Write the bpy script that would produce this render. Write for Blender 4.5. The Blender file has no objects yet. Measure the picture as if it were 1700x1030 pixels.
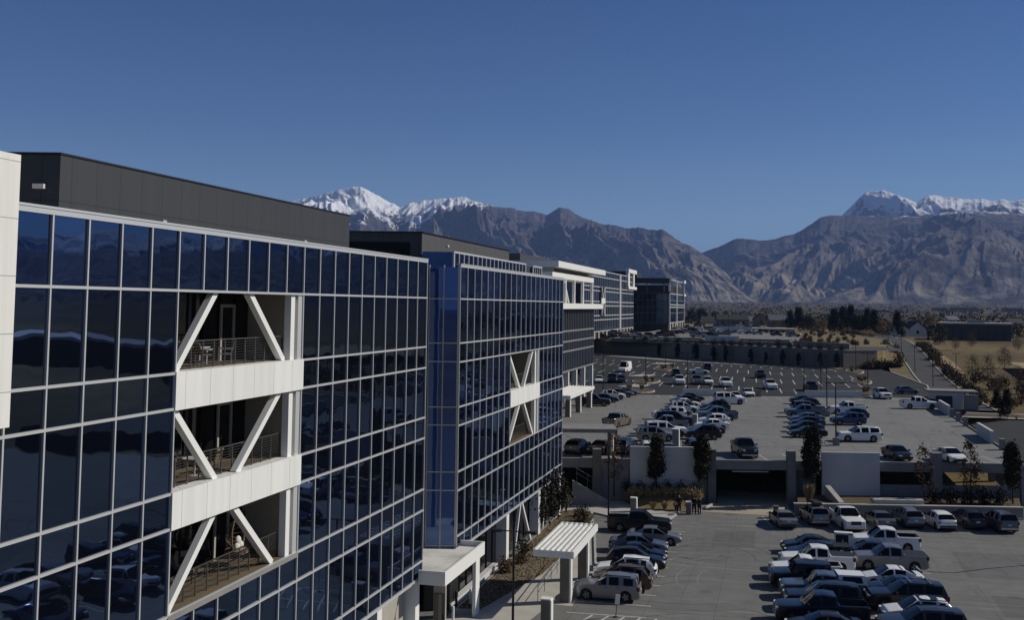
import bpy, bmesh, math, random
import numpy as np
from mathutils import Vector, Matrix
rad = math.radians
S = bpy.context.scene
COL = S.collection

# ------------------------------------------------------------------ camera
CF, YAW, PITCH, ROLL, CY, CAMZ = 1750.0, 0.25302, 0.06801, 0.0118, 388.22, 20.4
_f = Vector((-math.sin(YAW)*math.cos(PITCH), math.cos(YAW)*math.cos(PITCH), math.sin(PITCH)))
_r0 = Vector((math.cos(YAW), math.sin(YAW), 0)); _u0 = _r0.cross(_f)
_r = _r0*math.cos(ROLL) + _u0*math.sin(ROLL); _u = -_r0*math.sin(ROLL) + _u0*math.cos(ROLL)
cam = bpy.data.cameras.new("camera"); camo = bpy.data.objects.new("camera", cam); COL.objects.link(camo)
M = Matrix((( _r.x, _u.x, -_f.x, 0), (_r.y, _u.y, -_f.y, 0), (_r.z, _u.z, -_f.z, CAMZ), (0, 0, 0, 1)))
camo.matrix_world = M
cam.sensor_width = 36.0; cam.lens = 36.0*CF/1700.0; cam.shift_y = (CY-515)/1700.0
cam.clip_start = 0.5; cam.clip_end = 60000
S.camera = camo

# ------------------------------------------------------------------ sky, sun, exposure
SUN_AZ, SUN_EL = rad(62.4), rad(33.0)
W = bpy.data.worlds.new("World"); S.world = W; W.use_nodes = True
_n = W.node_tree.nodes
sky = _n.new('ShaderNodeTexSky'); sky.sky_type = 'NISHITA'; sky.sun_disc = False
sky.sun_elevation = SUN_EL; sky.sun_rotation = SUN_AZ
sky.altitude = 5200; sky.air_density = 1.0; sky.dust_density = 1.0; sky.ozone_density = 7.0
_tc = _n.new('ShaderNodeTexCoord'); _sp = _n.new('ShaderNodeSeparateXYZ'); _rp = _n.new('ShaderNodeValToRGB'); _mx = _n.new('ShaderNodeMix'); _mx.data_type = 'RGBA'; _mx.blend_type = 'MULTIPLY'; _mx.inputs[0].default_value = 1.0
_e = _rp.color_ramp.elements
while len(_e) < 5: _e.new(0.5)
for _k, (_p, _c) in enumerate(((0.0, (1.0, .80, .55)), (.08, (.86, .70, .51)), (.17, (.52, .52, .49)), (.28, (.36, .435, .475)), (.7, (.52, .51, .50)))):   # paler, warmer air near the horizon; 0.5 = the sky as it is
    _e[_k].position = _p; _e[_k].color = (*_c, 1)
W.node_tree.links.new(_tc.outputs['Generated'], _sp.inputs[0]); W.node_tree.links.new(_sp.outputs[2], _rp.inputs[0])
W.node_tree.links.new(sky.outputs[0], _mx.inputs[6]); W.node_tree.links.new(_rp.outputs[0], _mx.inputs[7]); W.node_tree.links.new(_mx.outputs[2], _n['Background'].inputs[0]); _n['Background'].inputs[1].default_value = 0.142
sl = bpy.data.lights.new("sun", 'SUN'); sl.energy = 3.9; sl.angle = rad(0.53); sl.color = (1.0, 0.94, 0.84)
so = bpy.data.objects.new("sun", sl); COL.objects.link(so)
_sd = Vector((math.sin(SUN_AZ)*math.cos(SUN_EL), math.cos(SUN_AZ)*math.cos(SUN_EL), math.sin(SUN_EL)))
so.rotation_euler = _sd.to_track_quat('Z', 'Y').to_euler(); so.location = _sd*200
S.view_settings.view_transform = 'Standard'; S.view_settings.look = 'None'
S.view_settings.exposure = 0.08; S.view_settings.gamma = 1.0
try:
    S.cycles.volume_bounces = 0; S.cycles.max_bounces = 6; S.cycles.caustics_reflective = False; S.cycles.caustics_refractive = False
    S.cycles.use_denoising = True
except Exception: pass

def ray(px, py):
    return _f + _r*((px-850)/CF) - _u*((py-CY)/CF)
def G(px, py, z=0.0):                       # where the sight line of a photo pixel meets the level z
    d = ray(px, py); t = (z-CAMZ)/d.z
    return Vector((d.x*t, d.y*t, z))
def azel(px, py):
    d = ray(px, py); return math.degrees(math.atan2(d.x, d.y)), math.degrees(math.atan2(d.z, math.hypot(d.x, d.y)))

# ------------------------------------------------------------------ materials
MATS = {}
def _pr(m): return m.node_tree.nodes['Principled BSDF']
def mat(name, col, rough=0.6, metal=0.0, spec=0.5, coat=0.0, ior=None):
    if name in MATS: return MATS[name]
    m = bpy.data.materials.new(name); m.use_nodes = True; p = _pr(m)
    p.inputs['Base Color'].default_value = (*col, 1); p.inputs['Roughness'].default_value = rough
    p.inputs['Metallic'].default_value = metal; p.inputs['Specular IOR Level'].default_value = spec
    if coat: p.inputs['Coat Weight'].default_value = coat; p.inputs['Coat Roughness'].default_value = 0.04
    if ior: p.inputs['IOR'].default_value = ior
    MATS[name] = m; return m
def nd(m, t, **kw):
    n = m.node_tree.nodes.new(t)
    for k, v in kw.items():
        if k in n.inputs: n.inputs[k].default_value = v
        else: setattr(n, k, v)
    return n
def lk(m, a, b): m.node_tree.links.new(a, b)
def coords(m, scale=(1, 1, 1), rotz=0.0, kind='Object'):
    t = nd(m, 'ShaderNodeTexCoord'); mp = nd(m, 'ShaderNodeMapping')
    mp.inputs['Scale'].default_value = scale; mp.inputs['Rotation'].default_value = (0, 0, rotz)
    lk(m, t.outputs[kind], mp.inputs[0]); return mp.outputs[0]
def noise(m, vec, scale, detail=5.0, rough=0.6, dist=0.0):
    n = nd(m, 'ShaderNodeTexNoise'); n.inputs['Scale'].default_value = scale; n.inputs['Detail'].default_value = detail
    n.inputs['Roughness'].default_value = rough; n.inputs['Distortion'].default_value = dist
    lk(m, vec, n.inputs['Vector']); return n.outputs['Fac']
def ramp(m, fac, stops):
    r = nd(m, 'ShaderNodeValToRGB'); e = r.color_ramp.elements
    while len(e) < len(stops): e.new(0.5)
    for i, (p, c) in enumerate(stops):
        e[i].position = p; e[i].color = (*c, 1) if len(c) == 3 else c
    lk(m, fac, r.inputs[0]); return r.outputs[0]
def mixc(m, fac, a, b, mode='MIX'):
    x = nd(m, 'ShaderNodeMix', data_type='RGBA', blend_type=mode)
    for s, v in ((x.inputs[0], fac), (x.inputs[6], a), (x.inputs[7], b)):
        if isinstance(v, (int, float)): s.default_value = v
        elif isinstance(v, tuple): s.default_value = (*v, 1)
        else: lk(m, v, s)
    return x.outputs[2]
def bump(m, h, strength=0.3, dist=0.02):
    b = nd(m, 'ShaderNodeBump'); b.inputs['Strength'].default_value = strength; b.inputs['Distance'].default_value = dist
    lk(m, h, b.inputs['Height']); lk(m, b.outputs[0], _pr(m).inputs['Normal'])
def varied(name, lo, hi, scale, rough=0.85, detail=6.0, bmp=0.0, stretch=(1, 1, 1), rotz=0.0, spec=0.3, lo_p=0.3, hi_p=0.7):
    if name in MATS: return MATS[name]
    m = mat(name, lo, rough, spec=spec); v = coords(m, stretch, rotz)
    f = noise(m, v, scale, detail)
    lk(m, ramp(m, f, [(lo_p, lo), (hi_p, hi)]), _pr(m).inputs['Base Color'])
    if bmp: bump(m, noise(m, v, scale*6, 3), bmp, 0.03)
    return m

def concrete_paving(name, base, joint=4.6, rotz=0.0, stain=0.55):
    m = mat(name, base, 0.85, spec=0.25); v = coords(m, (1, 1, 1), rotz)
    big = noise(m, v, 0.06, 4); mid = noise(m, v, 0.7, 6, 0.65); fine = noise(m, v, 14, 3)
    b = base
    c = mixc(m, ramp(m, big, [(0.3, (0, 0, 0)), (0.7, (1, 1, 1))]), tuple(x*0.86 for x in b), tuple(x*1.1 for x in b))
    c = mixc(m, ramp(m, mid, [(0.35, (1, 1, 1)), (0.62, (0, 0, 0))]), c, mixc(m, stain, c, tuple(x*0.62 for x in b)))
    # swept tyre tracks: stretched, warped streaks running with the traffic
    v2 = coords(m, (0.05, 1.6, 1), rotz+rad(8)); st = noise(m, v2, 1.0, 4, 0.6, 1.6)
    c = mixc(m, ramp(m, st, [(0.56, (0, 0, 0)), (0.66, (1, 1, 1))]), c, mixc(m, 0.5, c, tuple(x*1.55 for x in b)))
    v3 = coords(m, (1.3, 0.06, 1), rotz-rad(6)); st3 = noise(m, v3, 1.0, 4, 0.6, 1.2)
    c = mixc(m, ramp(m, st3, [(0.57, (0, 0, 0)), (0.68, (1, 1, 1))]), c, mixc(m, 0.42, c, tuple(x*0.5 for x in b)))
    br = nd(m, 'ShaderNodeTexBrick', offset=0.0); br.inputs['Scale'].default_value = 1.0
    br.inputs['Brick Width'].default_value = joint; br.inputs['Row Height'].default_value = joint
    br.inputs['Mortar Size'].default_value = 0.018; br.inputs['Color1'].default_value = (1, 1, 1, 1); br.inputs['Color2'].default_value = (0.93, 0.93, 0.93, 1)
    br.inputs['Mortar'].default_value = (0.5, 0.5, 0.5, 1); lk(m, v, br.inputs['Vector'])
    c = mixc(m, 1.0, c, br.outputs['Color'], 'MULTIPLY')
    # dark oil spots
    vo = nd(m, 'ShaderNodeTexVoronoi'); vo.inputs['Scale'].default_value = 0.22; lk(m, v, vo.inputs['Vector'])
    c = mixc(m, ramp(m, vo.outputs['Distance'], [(0.05, (0.7, 0.7, 0.7)), (0.16, (0, 0, 0))]), c, tuple(x*0.45 for x in b))
    c = mixc(m, ramp(m, fine, [(0.3, (0, 0, 0)), (0.7, (0.25, 0.25, 0.25))]), c, tuple(x*1.35 for x in b))
    lk(m, c, _pr(m).inputs['Base Color']); bump(m, fine, 0.15, 0.01)
    return m

M_CONC = concrete_paving('lot_concrete', (0.174, 0.173, 0.163))
M_DECK = concrete_paving('deck_concrete', (0.202, 0.20, 0.188), 6.0, rad(-14))
M_WALK = varied('pale_sidewalk_concrete', (0.37, 0.355, 0.315), (0.47, 0.45, 0.40), 0.6, 0.9, bmp=0.1)
M_APRON = varied('tan_driveway_concrete', (0.33, 0.29, 0.21), (0.44, 0.39, 0.29), 0.35, 0.9, bmp=0.1)
M_ASPH = varied('asphalt', (0.017, 0.017, 0.017), (0.029, 0.0285, 0.027), 0.25, 0.9, bmp=0.2)
M_ASPH2 = varied('worn_asphalt', (0.045, 0.045, 0.043), (0.07, 0.068, 0.063), 0.2, 0.9, bmp=0.2)
M_PAINT = varied('road_paint', (0.45, 0.45, 0.43), (0.62, 0.62, 0.58), 3.0, 0.8)
M_CWALL = varied('cast_concrete', (0.20, 0.195, 0.185), (0.27, 0.262, 0.245), 0.8, 0.9, bmp=0.1)
M_CWHITE = varied('white_coated_concrete', (0.52, 0.51, 0.49), (0.58, 0.57, 0.55), 0.5, 0.8)
M_PIER = varied('brown_grey_concrete', (0.16, 0.145, 0.125), (0.22, 0.20, 0.17), 1.2, 0.9, bmp=0.15)
M_WHITE = mat('white_panel', (0.775, 0.775, 0.73), 0.45, spec=0.3)
M_WHITE2 = mat('white_steel', (0.78, 0.78, 0.74), 0.4, spec=0.4)
M_ALU = mat('aluminium_mullion', (0.60, 0.61, 0.60), 0.38, 0.35)
M_DARKFR = mat('dark_gasket', (0.012, 0.012, 0.013), 0.5)  # gaskets and backing, also the painted shade of openings
M_BEIGE = varied('beige_plaster', (0.34, 0.32, 0.27), (0.40, 0.38, 0.33), 0.7, 0.9)
M_ROOF = varied('roof_membrane', (0.40, 0.40, 0.38), (0.52, 0.51, 0.48), 0.4, 0.9)
M_WOOD = varied('decking_boards', (0.12, 0.092, 0.055), (0.19, 0.148, 0.09), 1.2, 0.8, stretch=(0.5, 7, 1))
M_BLACK = mat('black_metal', (0.012, 0.012, 0.013), 0.45, 0.3)
M_STEEL = mat('railing_steel', (0.16, 0.15, 0.14), 0.4, 0.8)
M_GRAVEL = mat('river_rock', (.2,.15,.1), .95, spec=.15)
_v = coords(M_GRAVEL); _vo = nd(M_GRAVEL, 'ShaderNodeTexVoronoi'); _vo.inputs['Scale'].default_value = 6.5; lk(M_GRAVEL, _v, _vo.inputs['Vector'])
_c = mixc(M_GRAVEL, ramp(M_GRAVEL, _vo.outputs['Distance'], [(.25,(0,0,0)),(.62,(1,1,1))]), ramp(M_GRAVEL, _vo.outputs['Color'], [(.1,(.17,.13,.08)),(.5,(.27,.215,.135)),(.9,(.38,.315,.215))]), (.05,.036,.02))
lk(M_GRAVEL, _c, _pr(M_GRAVEL).inputs['Base Color']); _i = nd(M_GRAVEL, 'ShaderNodeMath', operation='SUBTRACT'); _i.inputs[0].default_value = 1.0; lk(M_GRAVEL, _vo.outputs['Distance'], _i.inputs[1]); bump(M_GRAVEL, _i.outputs[0], .8, .08)
M_POLESHADOW = mat('tar', (.012,.012,.012), 1.0, spec=.0)  # flat black for the painted lamp post shadow
M_TYREM = mat('tyre_mark', (.128,.128,.122), .9, spec=.1); M_SCUFF = mat('pale_scuff', (.225,.225,.215), .9, spec=.1)
M_MULCH = varied('brown_mulch', (0.05, 0.035, 0.02), (0.14, 0.10, 0.055), 2.5, 0.95, 8, 0.5)
M_DRYGR = varied('dry_grass_ground', (0.10, 0.074, 0.033), (0.25, 0.188, 0.09), 0.35, 0.95, 8, 0.5)

def glass_mat(name, base, tint, ior=1.95, rough=0.015, wob=0.11):
    m = mat(name, base, 0.5); nt = m.node_tree; p = _pr(m); p.inputs['Specular IOR Level'].default_value = 0.0
    gl = nd(m, 'ShaderNodeBsdfGlossy'); gl.inputs['Color'].default_value = (*tint, 1); gl.inputs['Roughness'].default_value = rough
    fr = nd(m, 'ShaderNodeFresnel'); fr.inputs['IOR'].default_value = ior; mx = nd(m, 'ShaderNodeMixShader')
    oi0 = nd(m, 'ShaderNodeObjectInfo'); va = nd(m, 'ShaderNodeMath', operation='MULTIPLY_ADD'); va.inputs[1].default_value = 0.7; va.inputs[2].default_value = 0.58; lk(m, oi0.outputs['Random'], va.inputs[0])
    vm = nd(m, 'ShaderNodeMath', operation='MULTIPLY'); lk(m, fr.outputs[0], vm.inputs[0]); lk(m, va.outputs[0], vm.inputs[1]); lk(m, vm.outputs[0], mx.inputs[0]); lk(m, p.outputs[0], mx.inputs[1]); lk(m, gl.outputs[0], mx.inputs[2]); lk(m, mx.outputs[0], nt.nodes['Material Output'].inputs['Surface'])
    v = coords(m, (1, 1, 1)); oi = nd(m, 'ShaderNodeObjectInfo')
    ad = nd(m, 'ShaderNodeVectorMath', operation='ADD'); sc = nd(m, 'ShaderNodeVectorMath', operation='SCALE'); sc.inputs['Scale'].default_value = 40.0
    cmb = nd(m, 'ShaderNodeCombineXYZ')
    for i in range(3): lk(m, oi.outputs['Random'], cmb.inputs[i])
    lk(m, cmb.outputs[0], sc.inputs[0]); lk(m, v, ad.inputs[0]); lk(m, sc.outputs[0], ad.inputs[1])
    b = nd(m, 'ShaderNodeBump'); b.inputs['Strength'].default_value = wob; b.inputs['Distance'].default_value = 0.06
    lk(m, noise(m, ad.outputs[0], 0.75, 1.0, 0.4), b.inputs['Height'])
    for n_ in (gl, fr): lk(m, b.outputs[0], n_.inputs['Normal'])
    return m
M_GLASS = glass_mat('reflective_glass', (0.003, 0.004, 0.007), (0.37, 0.56, 1.0), 2.7)
M_GLASSB = glass_mat('blue_glass', (0.03, 0.07, 0.24), (0.45, 0.62, 1.0), 2.7)
M_FARGL = glass_mat('far_glass', (0.012, 0.016, 0.024), (0.5, 0.68, 1.0), 2.3, 0.06)
M_INGL = mat('inner_glass', (0.006, 0.006, 0.008), 0.03, ior=1.6)

def panel_mat(name, col, bw, rh, groove=0.03):
    m = mat(name, col, 0.55, spec=0.35); t = nd(m, 'ShaderNodeTexCoord'); sep = nd(m, 'ShaderNodeSeparateXYZ'); lk(m, t.outputs['Object'], sep.inputs[0])
    ad = nd(m, 'ShaderNodeMath', operation='ADD'); lk(m, sep.outputs[0], ad.inputs[0]); lk(m, sep.outputs[1], ad.inputs[1])
    cb = nd(m, 'ShaderNodeCombineXYZ'); lk(m, ad.outputs[0], cb.inputs[0]); lk(m, sep.outputs[2], cb.inputs[1])
    br = nd(m, 'ShaderNodeTexBrick', offset=0.0); br.inputs['Scale'].default_value = 1.0
    br.inputs['Brick Width'].default_value = bw; br.inputs['Row Height'].default_value = rh; br.inputs['Mortar Size'].default_value = groove
    br.inputs['Color1'].default_value = (*col, 1); br.inputs['Color2'].default_value = (*[c*0.94 for c in col], 1); br.inputs['Mortar'].default_value = (*[c*0.35 for c in col], 1)
    lk(m, cb.outputs[0], br.inputs['Vector']); vs = coords(m, (2.2, 2.2, 0.16)); st = noise(m, vs, 1.0, 5, 0.65)
    lk(m, mixc(m, ramp(m, st, [(.38, (.22,.22,.22)), (.6, (0,0,0))]), br.outputs['Color'], tuple(c*.62 for c in col)), _pr(m).inputs['Base Color']); return m
M_PENT = panel_mat('charcoal_cladding', (0.040, 0.043, 0.048), 1.5, 1.72, 0.02)
M_WPANEL = panel_mat('white_cladding', (0.775, 0.775, 0.73), 1.725, 4.0, 0.012)
M_WFIN = panel_mat('white_cladding_tall', (0.78, 0.775, 0.72), 3.4, 1.62, 0.012)

# ------------------------------------------------------------------ mesh builder and tagging
class MB:
    def __init__(s): s.v = []; s.f = []; s.m = []
    def add(s, vs, fs, mi=0):
        o = len(s.v); s.v += [tuple(p) for p in vs]; s.f += [tuple(o+i for i in f) for f in fs]; s.m += [mi]*len(fs); return s
    def box(s, x0, x1, y0, y1, z0, z1, mi=0):
        v = [(x0,y0,z0),(x1,y0,z0),(x1,y1,z0),(x0,y1,z0),(x0,y0,z1),(x1,y0,z1),(x1,y1,z1),(x0,y1,z1)]
        return s.add(v, [(0,3,2,1),(4,5,6,7),(0,1,5,4),(1,2,6,5),(2,3,7,6),(3,0,4,7)], mi)
    def obox(s, c, sx, sy, sz, ang=0.0, mi=0):          # centred on c in plan, standing from c.z up
        ca, sa = math.cos(ang), math.sin(ang); v = []
        for z in (0, sz):
            for a, b in ((-1,-1),(1,-1),(1,1),(-1,1)):
                x, y = a*sx/2, b*sy/2; v.append((c[0]+x*ca-y*sa, c[1]+x*sa+y*ca, c[2]+z))
        return s.add(v, [(0,3,2,1),(4,5,6,7),(0,1,5,4),(1,2,6,5),(2,3,7,6),(3,0,4,7)], mi)
    def bar(s, a, b, w, h=None, mi=0, up=(0,0,1)):      # square bar from a to b
        h = h or w; a = Vector(a); b = Vector(b); d = (b-a).normalized(); u = Vector(up)
        if abs(d.dot(u)) > 0.98: u = Vector((0,1,0))
        x = d.cross(u).normalized(); y = x.cross(d).normalized(); v = []
        for p in (a, b):
            for i, j in ((-1,-1),(1,-1),(1,1),(-1,1)): v.append(p + x*(i*w/2) + y*(j*h/2))
        return s.add(v, [(0,3,2,1),(4,5,6,7),(0,1,5,4),(1,2,6,5),(2,3,7,6),(3,0,4,7)], mi)
    def tube(s, a, b, r0, r1=None, n=8, mi=0, cap=True):
        r1 = r0 if r1 is None else r1; a = Vector(a); b = Vector(b); d = (b-a).normalized()
        u = Vector((0,0,1)) if abs(d.z) < 0.95 else Vector((1,0,0)); x = d.cross(u).normalized(); y = d.cross(x); v = []
        for p, r in ((a, r0), (b, r1)):
            for k in range(n):
                t = 2*math.pi*k/n; v.append(p + x*(r*math.cos(t)) + y*(r*math.sin(t)))
        f = [(k, (k+1) % n, n+(k+1) % n, n+k) for k in range(n)]
        if cap: f += [tuple(range(n-1, -1, -1)), tuple(range(n, 2*n))]
        return s.add(v, f, mi)
    def poly(s, pts, z=None, mi=0):
        v = [(p[0], p[1], p[2] if z is None else z) for p in pts]
        a = sum(v[i][0]*v[(i+1) % len(v)][1]-v[(i+1) % len(v)][0]*v[i][1] for i in range(len(v)))
        idx = list(range(len(v)))
        return s.add(v, [tuple(idx if a > 0 else idx[::-1])], mi)
    def prism(s, pts, z0, z1, mi=0):
        a = sum(pts[i][0]*pts[(i+1) % len(pts)][1]-pts[(i+1) % len(pts)][0]*pts[i][1] for i in range(len(pts)))
        if a < 0: pts = pts[::-1]
        n = len(pts); v = [(p[0], p[1], z0) for p in pts]+[(p[0], p[1], z1) for p in pts]
        return s.add(v, [tuple(range(n-1, -1, -1)), tuple(range(n, 2*n))]+[(i, (i+1) % n, n+(i+1) % n, n+i) for i in range(n)], mi)
    def mesh(s, name, mats, off=(0,0,0), smooth=None):
        me = bpy.data.meshes.new(name)
        me.from_pydata([(x-off[0], y-off[1], z-off[2]) for x, y, z in s.v], [], s.f)
        for m in (mats if isinstance(mats, (list, tuple)) else [mats]): me.materials.append(m)
        me.polygons.foreach_set('material_index', s.m); me.update()
        if smooth: me.polygons.foreach_set('use_smooth', [True]*len(me.polygons)); me.set_sharp_from_angle(angle=rad(smooth))
        return me
    def build(s, name, mats, parent=None, smooth=None, label=None, kind=None):
        off = parent['_o'] if parent is not None and '_o' in parent else (0, 0, 0)
        o = bpy.data.objects.new(name, s.mesh(name, mats, off, smooth)); COL.objects.link(o)
        if parent is not None:
            o.parent = parent
            if '_o' in parent: o['_o'] = parent['_o']
        if label: o['label'] = label
        if kind: o['kind'] = kind
        return o
def tag(o, label, cat, group=None):
    o['label'] = label; o['category'] = cat
    if group: o['group'] = group
    return o
ROOTS = []
def thing(name, label, cat, loc=(0,0,0), rz=0.0, group=None):
    o = bpy.data.objects.new(name, None); COL.objects.link(o); o.location = loc; o.rotation_euler = (0, 0, rz); o.empty_display_size = 0.3
    tag(o, label, cat, group)
    if rz == 0: o['_o'] = tuple(loc)
    ROOTS.append(o); return o
def solo(mb, name, mats, label, cat, group=None, smooth=None, loc=(0,0,0)):
    o = bpy.data.objects.new(name, mb.mesh(name, mats, loc, smooth)); COL.objects.link(o); o.location = loc
    return tag(o, label, cat, group)
def struct(mb, name, mats, kind='structure', smooth=None):
    o = mb.build(name, mats, None, smooth); o['kind'] = kind; return o
def dup(root, loc, rz=None, label=None, group=None, scale=None):
    r = root.copy(); COL.objects.link(r); r.location = loc
    if rz is not None: r.rotation_euler = (0, 0, rz)
    if label: r['label'] = label
    if group: r['group'] = group
    if scale: r.scale = scale
    for ch in root.children:
        c = ch.copy(); COL.objects.link(c); c.parent = r
        for g in ch.children:
            d = g.copy(); COL.objects.link(d); d.parent = c
    ROOTS.append(r); return r
R = random.Random(7)
HAZE = 4.6e-5
# ------------------------------------------------------------------ numpy noise
def _hash(ix, iy, seed):
    h = (ix.astype(np.int64)*374761393 + iy.astype(np.int64)*668265263 + seed*974711) & 0x7fffffff
    h = ((h ^ (h >> 13))*1274126177) & 0x7fffffff
    return ((h ^ (h >> 16)) & 0xffff)/65535.0
def vnoise(x, y, seed=0):
    ix = np.floor(x); iy = np.floor(y); fx = x-ix; fy = y-iy
    fx = fx*fx*fx*(fx*(fx*6-15)+10); fy = fy*fy*fy*(fy*(fy*6-15)+10)
    a = _hash(ix, iy, seed); b = _hash(ix+1, iy, seed); c = _hash(ix, iy+1, seed); d = _hash(ix+1, iy+1, seed)
    return (a*(1-fx)+b*fx)*(1-fy)+(c*(1-fx)+d*fx)*fy
def fbm(x, y, oct=5, seed=0, gain=0.5):
    t = 0; a = 1; n = 0
    for i in range(oct): t = t+a*vnoise(x, y, seed+i*17); n += a; a *= gain; x = x*2.03+11.3; y = y*2.03+5.7
    return t/n
def ridged(x, y, oct=5, seed=0, gain=0.55):
    t = 0; a = 1; n = 0
    for i in range(oct): t = t+a*(1-np.abs(2*vnoise(x, y, seed+i*31)-1)); n += a; a *= gain; x = x*2.07+3.1; y = y*2.07+7.9
    return t/n
def sstep(a, b, x):
    t = np.clip((x-a)/(b-a), 0, 1); return t*t*(3-2*t)

# ------------------------------------------------------------------ ground
def gz(x, y):
    x = np.asarray(x, float); y = np.asarray(y, float); r = np.hypot(x, y)
    g = -0.07 + sstep(25, 34, x)*sstep(118, 190, y)*2.2
    g = g + sstep(220, 620, y)*6.3*(1-0.35*sstep(26, 60, x)*(1-sstep(500, 1500, y)))
    g = g + sstep(700, 7500, r)*52*sstep(-2000, 1500, y)
    return g + (vnoise(x/60, y/60, 3)-0.5)*sstep(500, 1500, r)*3
def ground_mesh():
    ys = np.concatenate([-np.geomspace(22000, 60, 26), np.arange(-50, 120, 10.0), np.arange(120, 400, 6.0), np.arange(400, 1200, 25.0), np.geomspace(1200, 22000, 60)])
    xs = np.concatenate([-np.geomspace(22000, 130, 34), np.arange(-120, 0, 12.0), np.arange(0, 120, 4.0), np.arange(120, 400, 15.0), np.geomspace(400, 22000, 40)])
    X, Y = np.meshgrid(xs, ys); Z = gz(X, Y); nx = len(xs)
    mb = MB(); mb.v = list(zip(X.ravel().tolist(), Y.ravel().tolist(), Z.ravel().tolist()))
    for j in range(len(ys)-1):
        for i in range(nx-1): mb.f.append((j*nx+i, j*nx+i+1, (j+1)*nx+i+1, (j+1)*nx+i))
    mb.m = [0]*len(mb.f)
    m = mat('valley_ground', (0.1, 0.08, 0.05), 0.95, spec=0.1); v = coords(m)
    a = noise(m, v, 0.012, 6, 0.6); b = noise(m, v, 0.25, 7, 0.7); c3 = noise(m, v, 0.0016, 5)
    c = ramp(m, a, [(0.32, (0.075, 0.055, 0.026)), (0.5, (0.165, 0.122, 0.055)), (0.62, (0.25, 0.188, 0.092)), (0.72, (0.085, 0.07, 0.034))])
    c = mixc(m, ramp(m, b, [(0.35, (1, 1, 1)), (0.65, (0, 0, 0))]), c, mixc(m, 0.55, c, (0.05, 0.04, 0.022)))
    far = mixc(m, ramp(m, noise(m, v, 0.006, 6, 0.7), [(0.4, (0, 0, 0)), (0.6, (1, 1, 1))]), (0.045, 0.042, 0.03), (0.11, 0.092, 0.06))
    t = nd(m, 'ShaderNodeVectorMath', operation='LENGTH'); lk(m, v, t.inputs[0])
    mr = nd(m, 'ShaderNodeMapRange'); mr.inputs[1].default_value = 560; mr.inputs[2].default_value = 900; lk(m, t.outputs['Value'], mr.inputs[0])
    c = mixc(m, mr.outputs[0], c, far); lk(m, c, _pr(m).inputs['Base Color']); bump(m, b, 0.5, 0.15)
    struct(mb, 'ground', m, smooth=60)
ground_mesh()

TH = rad(14); DX, DY = math.cos(TH), math.sin(TH)
def dk(u, w=0.0):                # deck axes: u along its front from the right wall's base, w back from the front
    return (9.49+u*DX-w*DY, 118.45+u*DY+w*DX)
DZ = 4.35
FXR, FAR0, FAR1 = 24.5, (-36.0, 190.5), (24.5, 206.0)

p = MB(); p.poly([(-60,-30),(80,-30),(80,131),(24.4,122.0),(-36,106.9),(-60,106)], 0.0); struct(p, 'parking_lot', M_CONC)
def gp(pts, z=0.0): return [tuple(G(x, y, z)[:2]) for x, y in pts]
p = MB(); p.poly([(-21.5,56),(-17.6,56),(-15.6,72),(-14.1,72),(-14.0,82),(-17.0,97),(-18.4,104.6),(-13.0,101.0),(-11.6,99.4),(-10.4,107.0),(-14.6,108.6),(-17.2,113.0),(-22.6,111.0),(-21.5,100)], 0.012); struct(p, 'sidewalk', M_WALK)
p = MB(); p.poly([(-21.4,69.2),(-19.8,69.6),(-17.9,80),(-17.6,92),(-18.0,103.6),(-20.2,106.2),(-21.4,104.5)], 0.03); struct(p, 'gravel_bed', M_GRAVEL)
def bed(s, t, lift=0.0):           # mounded planting bed in front of the left white wall: s along, t from front to back
    f0, f1 = Vector((-14.6,107.9)), Vector((-8.9,108.1)); b0, b1 = Vector(dk(-26.8,-.56)), Vector(dk(-18.2,-.56))
    v = (f0*(1-s)+f1*s)*(1-t)+(b0*(1-s)+b1*s)*t; return (v.x, v.y, .04+1.08*t*t*(3-2*t)*.9+.11*t+lift)
p = MB()
for i in range(12):
    for j in range(8): p.add([bed(i/12,j/8), bed((i+1)/12,j/8), bed((i+1)/12,(j+1)/8), bed(i/12,(j+1)/8)], [(0,1,2,3)])
struct(p, 'planting_bed', M_DRYGR)
p = MB(); p.poly([(-8.4,108.6),(-0.9,108.6),(0.4,111.0),(0.2,122),(-7.2,122),(-7.0,113.6)], 0.016); struct(p, 'driveway', M_APRON)
p = MB(); p.prism([(1.2,109.8),(22.5,114.6),(23.6,121.3),(9.7,118.0),(1.2,115.9)], -.2, .95); struct(p, 'shrub_bed', M_MULCH)
p = MB()
for x0, y0, x1, y1 in ((13.5,88.5,24,97.5),(14.2,78,19,83.5),(-8.8,62,-3.2,66.5),(-6.2,93,-2.6,100),(17,69,26,76)): p.add([(x0,y0,.003),(x1,y0+.5,.003),(x1,y1+.5,.003),(x0,y1,.003)], [(0,1,2,3)])
struct(p, 'repair_patch', concrete_paving('patch_concrete', (0.14,0.14,0.133), 4.6))
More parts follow.
